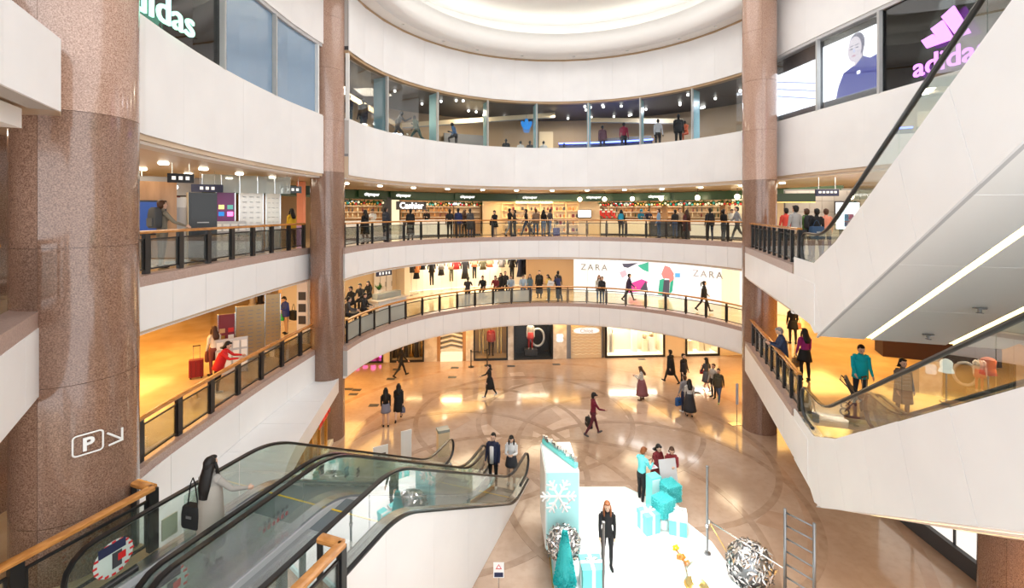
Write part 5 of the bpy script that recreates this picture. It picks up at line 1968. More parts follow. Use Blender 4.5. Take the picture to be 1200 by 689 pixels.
for px, y_, z_, lab in ((212, 13.0, 10.08, 'small black direction sign with white arrows over the backpack man'), (343, 17.5, 9.98, 'small black direction sign with white arrows near the slim column'), (243, 15.4, 9.92, 'small navy hanging screen above the black kiosk')):
    T = thing('direction_sign', lab, 'sign', (*ax(px, y_)[:2], z_), .55)
    MB().box(0, 0, 0, .62 if px != 243 else .9, .08, .26).build('board', M['black' if px != 243 else 'navy'], T)
    for j in (-.16, 0, .16):
        MB().box(j, -.05, 0, .09, .01, .1).build('symbol', M['lit_white'], T)
    for sg in (-.2, .2):
        MB().tube([(sg, 0, .13), (sg, 0, 10.53 - z_)], .01, 5).build('rod', M['steel'], T)
T = thing('lit_pillar', 'slender pillar glowing orange and violet at the end of the directory corridor', 'pillar', (*ax(353, 20.6)[:2], L3))
MB().box(0, 0, 1.9, .28, .28, 2.0).build('orange_face', cm(.8, .3, .18), T)
MB().box(0, 0, .45, .28, .28, .9).build('violet_face', cm(.45, .3, .6), T)
# second floor corridor: the railing of another opening beyond
balustrade([V2((-21.5, 17.0)), V2((-19.0, 20.5)), V2((-16.8, 25.5))], L2, 'distant curved balustrade across the amber corridor', bay=1.4, inset=0)
struct('wall_left_second', MB().box(-16, 30, 5, 14, .2, 2.7), M['cream_light'])
for px, y_ in ((296, 27), (305, 27.5), (316, 28)):
    x, y, _ = ax(px, y_)
    T = thing('corridor_column', ['slim pale column beyond the bronze directory board', 'slim dark column beyond the bronze directory board', 'slim cream column beyond the bronze directory board'][(px - 296) // 9 if px < 310 else 2], 'column', (x, y, L2))
    MB().lathe([(.2, 0), (.2, .1), (.15, .12), (.15, 2.5)], (0, 0, 0), 12).build('shaft', [M['plastic_white'], M['dark_grey'], M['cream_light']][(px - 296) // 9 if px < 310 else 2], T)
    MB().lathe([(.15, 2.5), (.2, 2.55), (.2, 2.68)], (0, 0, 0), 12).build('capital', M['tan'], T)
T = thing('poster_column', 'white column with three dark pictures beside the slim granite column', 'column', (*ax(356, 19.2)[:2], L2))
MB().box(0, 0, 1.35, .45, .3, 2.7).build('shaft', M['plastic_white'], T)
for j in range(3):
    MB().box(0, -.16, 1.0 + j * .5, .3, .02, .34).build('picture', M['dark_grey'], T)

# ------------------------------------------------------------------ right side: walls, screens and furniture of the landings
struct('wall_right_third', MB().box(17.5, 26.0, 9.05, 9, .2, 2.9, -.35), M['cream_light'])
T = thing('tiled_wall', 'grey tiled wall with a small white screen behind the third floor landing', 'wall panel', (*ax(985, 21.0)[:2], L3), -.3)
for i in range(9):
    for j in range(5):
        MB().box(-2.0 + i * .5, 0, .28 + j * .5, .485, .05, .485).build('tile', M['light_grey'], T)
MB().box(0, .05, 1.3, 4.6, .04, 2.6).build('backing', M['mid_grey'], T)
T = thing('small_screen', 'small white lit screen on the grey tiled wall', 'screen', (*ax(993, 20.4)[:2], L3 + 1.35), -.3)
MB().box(0, 0, 0, 1.0, .06, 1.3).build('case', M['dark_grey'], T)
MB().box(0, -.035, 0, .9, .012, 1.2).build('display', M['screen_white'], T)
MB().box(.05, -.045, -.2, .35, .01, .55).build('dark_picture', M['screen_hair'], T)
T = thing('hanging_monitor', 'navy hanging monitor with white letters over the third floor landing', 'monitor', (*ax(969, 17.5)[:2], 9.86), -.1)
MB().box(0, 0, 0, .82, .1, .26).build('case', M['navy'], T)
for j in range(5):
    MB().box(-.28 + j * .14, -.06, .02, .09, .01, .08).build('lit_mark', M['lit_white'], T)
for sg in (-.3, .3):
    MB().tube([(sg, 0, .13), (sg, 0, .62)], .014, 6).build('rod', M['steel'], T)
T = thing('green_sign_board', 'dark green hanging sign board beside the granite column by the screens', 'sign', (*ax(930, 20.5)[:2], 9.75), -.2)
MB().box(0, 0, 0, 1.7, .2, .42).build('board', M['green_sign'], T)
MB().box(0, -.11, -.19, 1.7, .02, .04).build('lower_edge', M['gold'], T)
struct('wall_right_second', MB().box(18, 27, 4.95, 14, .2, 2.7, -.5), M['tan'])
T = thing('planted_shop', 'dark bronze shop unit with planting beneath the escalator soffit', 'shop unit', (*at(1095, 420, L2)[:2], L2), -.4)
MB().box(0, 0, .45, 3.4, .9, .9).build('base', cm(.035, .014, .01), T)
MB().box(0, 0, .96, 3.5, 1.0, .12).build('ledge', M['wood_panel'], T)
random.seed(8)


def top_s():
    return Vector((random.uniform(-1.6, 1.6), random.uniform(-.4, .4), 1.0)), Vector((random.uniform(-.4, .4), random.uniform(-.4, .4), 1))


blades(top_s, 500, .3, cm(.035, .06, .02), T, 'planting')
T = thing('garment_display', 'glowing white garment shape on a stand in the shop behind the lower escalator', 'garment', (*ax(1109, 13.2)[:2], L2), -.5)  # added solid shape, stands in for a reflection in the escalator glass
MB().lathe([(.16, 0), (.16, .02), (.02, .03), (.02, 1.0)], (0, 0, 0), 10).build('stand', M['steel'], T)
coat_mb(.3, .38, 1.2, False).xf(Matrix.Translation((0, 0, 1.25))).build('white_reflection', M['lit_white'], T, True)
T = thing('garment_display', 'coral down jacket on a stand in the shop behind the lower escalator', 'garment', (*ax(1158, 13.2)[:2], L2), -.5)  # second added shape, imitates a jacket mirrored in the same glass
MB().lathe([(.16, 0), (.16, .02), (.02, .03), (.02, 1.0)], (0, 0, 0), 10).build('stand', M['steel'], T)
coat_mb(.38, .5, 1.05, False).xf(Matrix.Translation((0, 0, 1.3))).build('coral_reflection', cm(.8, .22, .14), T, True)
# ------------------------------------------------------------------ people: one continuous body per pose, shared by those who stand alike
def rx(v, a, c=(0, 0, 0)):
    """turn the point v forward (towards +y) by a degrees about the x axis through c"""
    a = a * D2R
    y, z = v[1] - c[1], v[2] - c[2]
    return Vector((v[0], c[1] + y * math.cos(a) + z * math.sin(a), c[2] - y * math.sin(a) + z * math.cos(a)))


def make_body(name, legs=((0, 0), (0, 0)), arms=((5, 6, 10, 0), (5, 6, 10, 0)), lean=0, nod=0, female=False, turn=0):
    """legs: (hip forward, knee bend) for left, right; arms: (forward, outward, elbow bend, inward) for left, right"""
    mb = MB()
    bones = []                     # p0, p1, r, slot   (0 skin 1 top 2 bottom 3 shoes 4 dark 5 lips)

    def seg(pts, rs, slot, n=10):
        mb.tube(pts, rs, n)
        for i in range(len(pts) - 1):
            bones.append((Vector(pts[i]), Vector(pts[i + 1]), (rs[i] + rs[i + 1]) / 2, slot))

    def ball(c, r, slot):
        mb.ell(c, r, 12, 9)
        bones.append((Vector(c), Vector(c), min(r), slot))
    fy = .92 if female else 1.0
    zlow = 9
    feet = []
    for sg, (h, k_) in zip((-1, 1), legs):
        H = Vector((sg * .088, 0, .90))
        a1 = h * D2R
        K = H + Vector((sg * .012, math.sin(a1) * .41, -math.cos(a1) * .41))
        a2 = (h - k_) * D2R
        A = K + Vector((0, math.sin(a2) * .41, -math.cos(a2) * .41))
        pitch = 0
        if h - k_ < -15:
            pitch = (h - k_) * .75
        elif h > 12 and k_ < 12:
            pitch = 12
        p_ = pitch * D2R
        f = Vector((sg * .18, math.cos(p_), math.sin(p_))).normalized()
        dn = Vector((0, math.sin(p_), -math.cos(p_)))
        heel, toe = A - f * .05 + dn * .035, A + f * .17 + dn * .045
        feet.append((A, heel, toe))
        zlow = min(zlow, heel.z - .04, toe.z - .03)
        seg([H + Vector((0, 0, .04)), H * .55 + K * .45, K], [.092, .078, .056], 2)
        seg([K, K * .6 + A * .4 - Vector((0, .012, 0)), A], [.055, .056, .037], 2)
        seg([A + Vector((0, 0, .03)), heel], [.038, .036], 3)
        seg([heel, heel * .4 + toe * .6, toe], [.036, .042, .028], 3)
    # trunk
    R = (lambda v: rx(v, lean, (0, 0, .95)))
    w1 = .93 if female else 1.0
    prof = [(.84, .135, .10, 0), (.92, .165 * (1.03 if female else 1), .118, -.008), (1.02, .145 * w1, .10, 0), (1.12, .135 * w1 * (.94 if female else 1), .095, .005), (1.25, .155 * w1, .112, .008), (1.36, .165 * w1, .10, 0), (1.42, .115 * w1, .08, -.005), (1.46, .062, .06, 0)]
    rings = []
    for z, a, b, oy in prof:
        rings.append([R((a * math.cos(t), oy + b * math.sin(t), z)) for t in [2 * math.pi * i / 16 for i in range(16)]])
    mb.loft(rings)
    bones.append((R((0, 0, .88)), R((0, 0, .96)), .13, 2))
    bones.append((R((0, 0, 1.02)), R((0, 0, 1.40)), .13, 1))
    # head
    NK = R((0, .0, 1.47))
    HD = (lambda v: rx(R(v), nod, NK))
    seg([R((0, -.005, 1.42)), HD((0, .005, 1.53))], [.058, .054], 0)

    def hell(c, r, slot, nu=14, nv=10):
        tmp = MB().ell(c, r, nu, nv)
        mb.add([HD(v) for v in tmp.v], tmp.f)
        bones.append((HD(c), HD(c), min(r) * .98, slot))
    hell((0, .015, 1.615), (.076, .094, .108), 0)
    hell((0, .045, 1.548), (.052, .056, .052), 0)
    hell((0, .112, 1.592), (.014, .02, .02), 0)
    hell((0, .104, 1.612), (.010, .014, .03), 0)
    for sg in (-1, 1):
        hell((sg * .078, .005, 1.60), (.012, .022, .032), 0, 8, 6)
    eyes = [HD((sg * .032, .103, 1.618)) for sg in (-1, 1)]
    lips = HD((0, .104, 1.556))
    # arms
    hands = []
    for sg, (f, o, e, inw) in zip((-1, 1), arms):
        S0 = R((sg * .10 * w1, 0, 1.40))
        S = R((sg * .178 * w1, -.005, 1.385))
        fa, oa = f * D2R, o * D2R
        d1 = Vector((sg * math.sin(oa), math.sin(fa) * math.cos(oa), -math.cos(fa) * math.cos(oa)))
        EL = S + d1 * .28
        fb = (f + e) * D2R
        ia = inw * D2R
        d2 = Vector((-sg * math.sin(ia) + sg * math.sin(oa) * .4, math.sin(fb) * math.cos(ia), -math.cos(fb) * math.cos(ia))).normalized()
        WR = EL + d2 * .245
        seg([S0, S], [.07, .062], 1)
        seg([S, S * .5 + EL * .5, EL], [.060, .050, .043], 1)
        seg([EL, EL * .6 + WR * .4, WR], [.043, .041, .029], 1)
        # hand: palm, four curled fingers of different lengths, thumb from the side of the palm
        side = Vector((sg, 0, 0)).cross(d2)
        if side.length < .2:
            side = Vector((0, 1, 0))
        side.normalize()                       # across the palm
        nrm_ = d2.cross(side).normalized()     # palm normal
        if nrm_.x * sg > 0:
            nrm_ = -nrm_
        PM = WR + d2 * .055
        seg([WR, PM, WR + d2 * .088], [.026, .030, .028], 0)
        mb.box(0, 0, 0, .001, .001, .001)
        for q, l in zip((-.027, -.009, .009, .027), (.058, .072, .078, .068)):
            b0 = WR + d2 * .085 + side * q
            b1 = b0 + d2 * l * .5 + nrm_ * .008
            b2 = b1 + d2 * l * .4 + nrm_ * .024
            seg([b0, b1, b2], [.0105, .010, .0085], 0, 6)
        th = WR + d2 * .03 + side * .026
        seg([th, th + side * .026 + d2 * .03, th + side * .034 + d2 * .06 + nrm_ * .01], [.012, .0115, .009], 0, 6)
        hands.append(WR + d2 * .10)
    o = bpy.data.objects.new('tmp', mb.mesh('tmp'))
    COL.objects.link(o)
    rm = o.modifiers.new('r', 'REMESH')
    rm.mode = 'VOXEL'
    rm.voxel_size = .0125
    sm_ = o.modifiers.new('s', 'SMOOTH')
    sm_.factor = .45
    sm_.iterations = 2
    dg = bpy.context.evaluated_depsgraph_get()
    me = bpy.data.meshes.new_from_object(o.evaluated_get(dg))
    bpy.data.objects.remove(o)
    me.name = name
    nf = len(me.polygons)
    co = np.empty(nf * 3)
    me.polygons.foreach_get('center', co)
    co = co.reshape(-1, 3)
    best = np.full(nf, 9.0)
    lab = np.zeros(nf, int)
    for p0, p1, r, slot in bones:
        a, b = np.array(p0), np.array(p1)
        ab = b - a
        L_ = max(1e-9, float(ab @ ab))
        t = np.clip(((co - a) @ ab) / L_, 0, 1)
        d = np.linalg.norm(co - a - t[:, None] * ab, axis=1) - r
        m_ = d < best
        best[m_] = d[m_]
        lab[m_] = slot
    for e_ in eyes:
        lab[np.linalg.norm((co - np.array(e_)) * np.array((.8, .6, 1.6)), axis=1) < .0145] = 4
    lab[np.linalg.norm((co - np.array(lips)) * np.array((.6, .5, 1.5)), axis=1) < .014] = 5
    for i in range(6):
        me.materials.append(M['black'])
    me.polygons.foreach_set('material_index', lab)
    me.polygons.foreach_set('use_smooth', [True] * nf)
    vz = np.empty(len(me.vertices) * 3)
    me.vertices.foreach_get('co', vz)
    vz = vz.reshape(-1, 3)
    drop = vz[:, 2].min() if name != 'sit' else vz[:, 2].min()
    vz[:, 2] -= drop
    me.vertices.foreach_set('co', vz.ravel())
    me.update()
    lift = Matrix.Translation((0, 0, -drop))
    hm = lift @ Matrix.Translation(NK) @ Matrix.Rotation(-nod * D2R, 4, 'X') @ Matrix.Translation(-NK) @ Matrix.Translation((0, 0, .95)) @ Matrix.Rotation(-lean * D2R, 4, 'X') @ Matrix.Translation((0, 0, -.95))
    tm = lift @ Matrix.Translation((0, 0, .95)) @ Matrix.Rotation(-lean * D2R, 4, 'X') @ Matrix.Translation((0, 0, -.95))
    return dict(me=me, head=hm, trunk=tm, hands=[lift @ h for h in hands], female=female)


REST = ((6, 7, 14, 0), (4, 7, 14, 0))
POSE = {
    'stand': make_body('stand', ((2, 2), (-2, 3)), REST),
    'stand_w': make_body('stand_w', ((3, 4), (-3, 3)), ((8, 5, 20, 5), (5, 5, 16, 0)), female=True, nod=5),
    'walk': make_body('walk', ((26, 8), (-22, 18)), ((-24, 6, 16, 0), (22, 6, 24, 0)), lean=3),
    'walk_w': make_body('walk_w', ((-20, 20), (24, 6)), ((18, 5, 25, 5), (-18, 5, 14, 0)), lean=2, female=True),
    'phone': make_body('phone', ((2, 2), (-3, 4)), ((28, 6, 78, 25), (26, 6, 80, 25)), nod=22, lean=3),
    'phone_w': make_body('phone_w', ((3, 3), (-2, 3)), ((24, 4, 82, 28), (22, 4, 80, 28)), nod=18, lean=2, female=True),
    'lean': make_body('lean', ((-6, 0), (-12, 8)), ((48, 10, 40, 15), (46, 10, 42, 15)), lean=20, nod=8),
    'rail': make_body('rail', ((3, 3), (-3, 3)), ((6, 6, 12, 0), (32, 26, 34, -8)), female=True),
    'sit': make_body('sit', ((82, 84), (80, 80)), ((30, 8, 50, 15), (28, 8, 55, 15)), lean=8, nod=6),
    'carry': make_body('carry', ((22, 6), (-18, 16)), ((12, 8, 14, 0), (34, 8, 40, 10)), lean=3),
    'pull': make_body('pull', ((4, 4), (-4, 4)), ((14, 4, 30, 0), (12, 4, 45, 0)), nod=14, lean=4),
    'run': make_body('run', ((48, 62), (-26, 30)), ((-38, 10, 80, 0), (40, 10, 80, 0)), lean=16),
    'jump': make_body('jump', ((75, 85), (4, 6)), ((-30, 14, 60, 0), (35, 16, 70, 0)), lean=18),
}

# hair and hats, in the coordinates of an upright head
def hair_mb(style):
    mb = MB()
    mb.ell((0, -.022, 1.642), (.087, .096, .103), 16, 11)
    if style == 'short':
        mb.ell((0, -.035, 1.60), (.083, .078, .10), 14, 9)
        mb.ell((0, .045, 1.702), (.062, .052, .030), 12, 7)
    else:
        mb.ell((0, -.03, 1.60), (.092, .085, .12), 14, 9)
        mb.ell((0, .045, 1.702), (.064, .052, .030), 12, 7)
    ln = {'bob': 1.46, 'long': 1.26, 'verylong': 1.12, 'pony': 0}.get(style, 0)
    if ln:
        rings = []
        for z, a, b, y in ((1.64, .088, .07, -.03), (1.56, .098, .068, -.045), (1.47, .108, .055, -.08), ((1.47 + ln) / 2, .112, .05, -.122), (ln, .08, .034, -.138)):
            rings.append([(a * math.cos(t), y + b * math.sin(t), z) for t in [2 * math.pi * i / 14 for i in range(14)]])
        mb.loft(rings)
        if ln < 1.4:
            for sg in (-1, 1):
                mb.tube([(sg * .080, .01, 1.64), (sg * .090, .03, 1.54), (sg * .085, .06, 1.42), (sg * .075, .075, 1.32)], [.022, .026, .026, .012], 8)
    if style == 'pony':
        mb.tube([(0, -.11, 1.67), (0, -.17, 1.63), (0, -.18, 1.5), (0, -.16, 1.40)], [.03, .038, .032, .01], 8)
    return mb


HAIR = {}
for s_ in ('short', 'bob', 'long', 'verylong', 'pony'):
    HAIR[s_] = hair_mb(s_).mesh('hair_' + s_, (M['black'],), True)
cap_mb = MB().lathe([(.096, -.01), (.100, .02), (.092, .07), (.055, .11), (.005, .118)], (0, -.005, 1.645), 18)
cap_mb.loft([[(x, y, z + 1.64) for x, y in [(-.085, .05), (-.06, .14), (0, .17), (.06, .14), (.085, .05)]] for z in (0.0, .012)])
CAP = cap_mb.mesh('cap', (M['black'],), True)


def drape(z0, z1, r0, r1, depth=.78, push=0.0):
    rings = []
    for k_ in range(6):
        t = k_ / 5
        z = z0 + (z1 - z0) * t
        r = r0 + (r1 - r0) * t ** .8
        rings.append([((r + .006 * math.cos(7 * a) * t) * math.cos(a), push * t + (r * depth + .008 * math.cos(9 * a) * t) * math.sin(a), z) for a in [2 * math.pi * i / 24 for i in range(24)]])
    return MB().loft(rings)


SKIRT = {'mini': drape(1.04, .66, .150, .225, .9), 'knee': drape(1.04, .50, .150, .25, .95), 'midi': drape(1.06, .28, .150, .31, 1.0), 'coat': drape(1.30, .50, .172, .235, .86), 'longcoat': drape(1.30, .30, .165, .225, .86), 'jacket': drape(1.30, .80, .172, .195, .82)}
SKIRT = {k_: v.mesh('garment_' + k_, (M['black'],), True) for k_, v in SKIRT.items()}

SK = (.62, .40, .29)
HB, HBR, HRD, HGY = (.010, .008, .007), (.07, .03, .014), (.22, .07, .02), (.25, .24, .23)


def person(x, y, z, face, pose, h, top, bottom, shoes, hair, label, hc=HB, wear=None, wcol=None, hat=None, skin=SK, name='person', cat='person', wid=1.0, group=None):
    P = POSE[pose]
    o = bpy.data.objects.new(name, P['me'])
    COL.objects.link(o)
    o.location = (x, y, z)
    o.rotation_euler = (0, 0, face * D2R)
    s_ = h / 1.72
    o.scale = (s_ * wid, s_ * wid, s_)
    for i, c in enumerate((skin, top, bottom, shoes, (.02, .015, .012) if name == 'person' else skin, (.45, .16, .13) if name == 'person' else skin)):
        o.material_slots[i].link = 'OBJECT'
        o.material_slots[i].material = cm(*c)
    tag(o, label, cat, group)
    if hair:
        hr = share('hair', HAIR[hair], o)
        hr.matrix_local = P['head']
        hr.material_slots[0].link = 'OBJECT'
        hr.material_slots[0].material = cm(*hc, .45)
    if wear:
        for w_, wc in (zip(wear, wcol) if isinstance(wear, tuple) else ((wear, wcol),)):
            g = share('skirt' if w_ in ('mini', 'knee', 'midi') else 'coat', SKIRT[w_], o)
            g.matrix_local = P['trunk']
            g.material_slots[0].link = 'OBJECT'
            g.material_slots[0].material = cm(*wc)
    if hat:
        c_ = share('cap', CAP, o)
        c_.matrix_local = P['head']
        c_.material_slots[0].link = 'OBJECT'
        c_.material_slots[0].material = cm(*hat)
    return o


def hand_pos(o, k_):
    P = POSE[o.data.name.split('.')[0]]
    v = P['hands'][k_]
    s_ = o.scale
    c, n = math.cos(o.rotation_euler[2]), math.sin(o.rotation_euler[2])
    x, y = v[0] * s_[0], v[1] * s_[1]
    return Vector((o.location[0] + x * c - y * n, o.location[1] + x * n + y * c, o.location[2] + v[2] * s_[2]))


def bag(pos, face, w, h, d, col, label, name='handbag', strap=.22, cat='bag'):
    """hangs by its strap from pos"""
    T = thing(name, label, cat, (pos[0], pos[1], pos[2] - strap - h), face * D2R)
    mb = MB()
    rings = []
    for z, k_ in ((0, .92), (.03, 1.0), (h * .6, 1.0), (h - .02, .9), (h, .8)):
        rings.append([(w / 2 * k_ * x, d / 2 * k_ * y, z) for x, y in rrect(1, 1, .3, 3)])
    mb.loft(rings).build('body', cm(*col), T, 'auto')
    MB().tube([(-w * .3, 0, h - .02), (-w * .12, 0, h + strap * .8), (0, 0, h + strap), (w * .12, 0, h + strap * .8), (w * .3, 0, h - .02)], .010, 6).build('strap', cm(*[c * .7 for c in col]), T)
    MB().box(0, -d / 2 - .003, h * .55, w * .3, .012, h * .12).build('buckle', M['steel_dark'], T)
    return T


def backpack(o, col, label, big=1.0):
    """worn on the back of the person o"""
    P = POSE[o.data.name.split('.')[0]]
    s_ = o.scale
    M4 = Matrix.LocRotScale(o.location, o.rotation_euler, Vector((s_[0], s_[1], s_[2])))
    c = M4 @ (P['trunk'] @ Vector((0, -.165, 1.02)))
    T = thing('backpack', label, 'backpack', c, o.rotation_euler[2])
    rings = []
    for z, k_ in ((0, .85), (.04, 1.0), (.28, 1.0), (.4, .85), (.45, .5)):
        rings.append([(.15 * big * k_ * x, .085 * big * k_ * y, z * big) for x, y in rrect(1, 1, .4, 3)])
    MB().loft(rings).build('body', cm(*col), T, 'auto')
    MB().box(0, -.09 * big, .13 * big, .2 * big, .05, .17 * big).build('front_pocket', cm(*[q * 1.4 + .01 for q in col]), T)
    for sg in (-1, 1):
        MB().tube([(sg * .08, .06, .40), (sg * .10, .14, .44), (sg * .10, .29, .36), (sg * .10, .27, .2)], .016, 6).build('strap', cm(*[q * .6 for q in col]), T)


def suitcase(x, y, z, rz, col, label, h=.6, handle=True):
    T = thing('suitcase', label, 'suitcase', (x, y, z), rz)
    rings = [[(.2 * a, .12 * b, zz) for a, b in rrect(1, 1, .3, 3)] for zz in (.06, .08, h - .02, h)]
    MB().loft(rings).build('shell', cm(*col, .3), T, 'auto')
    for sx in (-.13, .0, .13):
        MB().box(sx, -.122, h / 2 + .03, .02, .012, h - .14).build('rib', cm(*[q * .6 for q in col], .3), T)
    for sx in (-.15, .15):
        for sy in (-.08, .08):
            MB().ell((sx, sy, .03), (.025, .025, .03), 8, 6).build('wheel', M['black'], T)
    if handle:
        for sx in (-.09, .09):
            MB().tube([(sx, .09, h), (sx, .09, h + .42)], .010, 6).build('handle_rod', M['steel'], T)
        MB().box(0, .09, h + .43, .22, .03, .03).build('grip', M['black'], T)
    return T


K1, K2, NV, CH, WH, GR, JN, JNL, BE, TE, MG, BU, SKN, TEALJ, BRN, GRN = (.012, .012, .013), (.025, .025, .028), (.02, .026, .06), (.07, .07, .075), (.72, .72, .72), (.3, .3, .31), (.06, .09, .16), (.16, .22, .33), (.48, .36, .25), (.10, .55, .62), (.33, .02, .17), (.17, .02, .025), SK, (.0, .42, .50), (.12, .06, .035), (.12, .2, .06)

# ---- on the left escalators
wp = PL(5.15, -6.84)
W = person(wp.x, wp.y, L2 + .0, -14, 'rail', 1.66, (.33, .31, .28), (.30, .28, .25), K1, 'verylong', 'woman with long black hair in a long grey cardigan holding the escalator handrail', wear='longcoat', wcol=(.33, .30, .26))
bag(Vector((wp.x - .25, wp.y - .04, L2 + 1.36)), -14, .34, .34, .14, K1, 'slouchy black shoulder bag of the woman in the grey cardigan', 'shoulder_bag', .42)
mp = PL(14.0, -5.62)
om = person(mp.x, mp.y, 0, 165, 'stand', 1.78, NV, K1, WH, 'short', 'young man in a navy open jacket and white shirt at the escalator foot', wear='jacket', wcol=NV)
wp2 = PL(14.35, -5.1)
person(wp2.x, wp2.y, 0, 175, 'phone_w', 1.66, WH, SKN, WH, 'long', 'young woman in a white blouse and dark checked skirt at the escalator foot', wear='mini', wcol=(.05, .05, .06))
MB().loft([[(.065 * math.cos(t), .165 + .022 * math.sin(t), z) for t in [2 * math.pi * i / 10 for i in range(10)]] for z in (.84, 1.1, 1.38)]).build('white_shirt', cm(*WH), om, True, off=(0, 0, 0))
# ---- ground floor
def gp(px, py, z=0.0):
    p = at(px, py, z)
    return p


def gperson(px, py, *a, z=0.0, **k_):
    p = at(px, py, z)
    return person(p[0], p[1], z, *a, **k_)


o = gperson(470, 442.5, -60, 'walk', 1.74, K1, K1, K1, 'short', 'man in black walking past the dark shop window')
o = gperson(452, 500, 20, 'stand_w', 1.64, K1, SKN, K1, 'verylong', 'woman with very long hair in a black top and grey pleated skirt', wear='mini', wcol=(.20, .20, .26))
o = gperson(467, 494, 10, 'walk_w', 1.64, K1, SKN, K1, 'long', 'long haired woman in a black coat beside the one in a grey skirt', wear='coat', wcol=K1)
bag(hand_pos(o, 1), 10, .2, .22, .09, (.12, .13, .2), 'small grey blue handbag carried by the woman in a black coat', strap=.1)
o = gperson(574, 466, 100, 'carry', 1.62, K1, K1, WH, 'bob', 'short haired woman in a black dress and white shoes walking alone', wear='knee', wcol=K1)
o = gperson(695, 511, -80, 'carry', 1.74, (.16, .012, .03), (.09, .015, .025), CH, 'short', 'man in a black cap and red plaid shirt striding across the marble', hat=K1, hc=HB)
bag(at(690, 509, 0)[:2] + (.80,), -80, .48, .34, .2, K1, 'large black bag carried by the man in the red plaid shirt', strap=.14)
o = gperson(752, 469, 60, 'phone_w', 1.64, (.62, .58, .53), BRN, BRN, 'long', 'woman in a pale top and long mauve skirt looking at her phone', hc=HBR, wear='midi', wcol=(.22, .08, .09))
bag(at(748, 466, 0)[:2] + (1.02,), 60, .26, .28, .1, WH, 'small white bag of the woman in the mauve skirt', strap=.25)
o = gperson(786, 450, 30, 'walk', 1.80, K1, K1, K1, 'short', 'tall man in a black coat near the wide bright shop window', wear='coat', wcol=K1)
o = gperson(801, 454, -150, 'stand', 1.74, K1, K1, K1, 'short', 'man in black standing behind the couple with the blue bag', wear='jacket', wcol=K2)
o = gperson(802, 483, 20, 'stand', 1.68, (.25, .25, .27), NV, WH, 'short', 'man in a grey top carrying a blue paper bag', hc=HBR)
bag(hand_pos(o, 0), 20, .3, .36, .12, (.03, .10, .28), 'blue paper bag held by the man in grey', strap=.12)
o = gperson(808, 488, -10, 'stand_w', 1.66, (.55, .53, .5), SKN, K1, 'long', 'woman in a white top and long black dotted skirt', wear='midi', wcol=(.03, .03, .034))
o = gperson(828, 458, 15, 'walk_w', 1.66, CH, SKN, WH, 'bob', 'woman in a black cap and grey dress carrying a red bag', wear='knee', wcol=(.10, .10, .11), hat=K1)
bag(at(822.5, 456, 0)[:2] + (1.25,), 15, .22, .2, .1, (.45, .03, .03), 'small red bag of the woman in the black cap', strap=.25)
o = gperson(836, 466, 120, 'stand', 1.66, (.42, .38, .34), K1, K1, 'short', 'man in a beige grey shirt between the cap woman and the camouflage jacket', hc=HBR)
o = gperson(842, 472, 140, 'walk', 1.64, (.06, .055, .035), JN, (.35, .5, .2), 'short', 'man in a camouflage jacket and jeans with green shoes', wear='jacket', wcol=(.075, .065, .04))
# ---- christmas display
gperson(711.5, 665, 175, 'stand_w', 1.66, K1, K1, K1, 'long', 'woman with long chestnut hair dressed in black on the white platform', z=PZ, hc=HRD)
o = gperson(752, 590, -60, 'phone', 1.74, (.16, .66, .70), K1, WH, 'short', 'man in a turquoise hooded top handing over a paper', hc=HRD)
o = gperson(770, 580, -150, 'phone_w', 1.66, BU, (.28, .23, .17), K1, 'bob', 'woman in an open burgundy cardigan and patterned skirt', wear='coat', wcol=BU)
o = gperson(787, 582, 165, 'phone_w', 1.62, (.24, .03, .035), K1, K1, 'bob', 'woman in a burgundy jumper beside the white notice stand', hc=HBR)
x, y, z = at(762, 586, 0)
T = thing('leaflet', 'white leaflet held between the man in turquoise and the women', 'leaflet', (x + .02, y - .12, 1.12), .3)
MB().box(0, 0, 0, .3, .22, .006).build('sheet', M['plastic_white'], T)
MB().box(0, -.02, .004, .2, .1, .004).build('printed_picture', M['poster_pink'], T)

# ---- second floor, far balcony
def rp(R, px, z):
    p, a = on_ring(R, px)
    return p.x, p.y, z


def rperson(R, px, z, *a, **k_):
    p, _ = on_ring(R, px)
    return person(p.x, p.y, z, *a, **k_)


for px, R, f, top, h_, lab, dz in ((406, 10.1, -70, CH, 1.7, 'seated person in charcoal on the lounge bench by the slim column', 0), (413, 10.6, 150, K1, 1.7, 'seated person in a black coat at the lounge bar', .3), (423, 10.9, 170, K2, 1.68, 'seated woman with short hair in black at the lounge bar', .3), (433, 11.1, 160, K1, 1.68, 'seated woman with long black hair beside the lounge plant', .3), (425, 10.1, -100, K2, 1.68, 'seated man in black leaning over the lounge bench', 0)):
    rperson(R, px, L2 + dz, f, 'sit', h_, top, K1, K1, 'long' if 'long' in lab else 'short', lab)
    x, y, z = rp(R, px, L2)
    T = thing('lounge_stool', 'dark lounge stool under the %s' % lab.replace('seated ', ''), 'stool', (x, y, L2), f * D2R)
    MB().box(0, -.02, .40 + dz, .42, .42, .08).build('seat', M['dark_grey'], T)
    MB().lathe([(.2, 0), (.2, .02), (.03, .04), (.03, .38 + dz)], (0, -.02, 0), 12).build('pedestal', M['steel'], T)
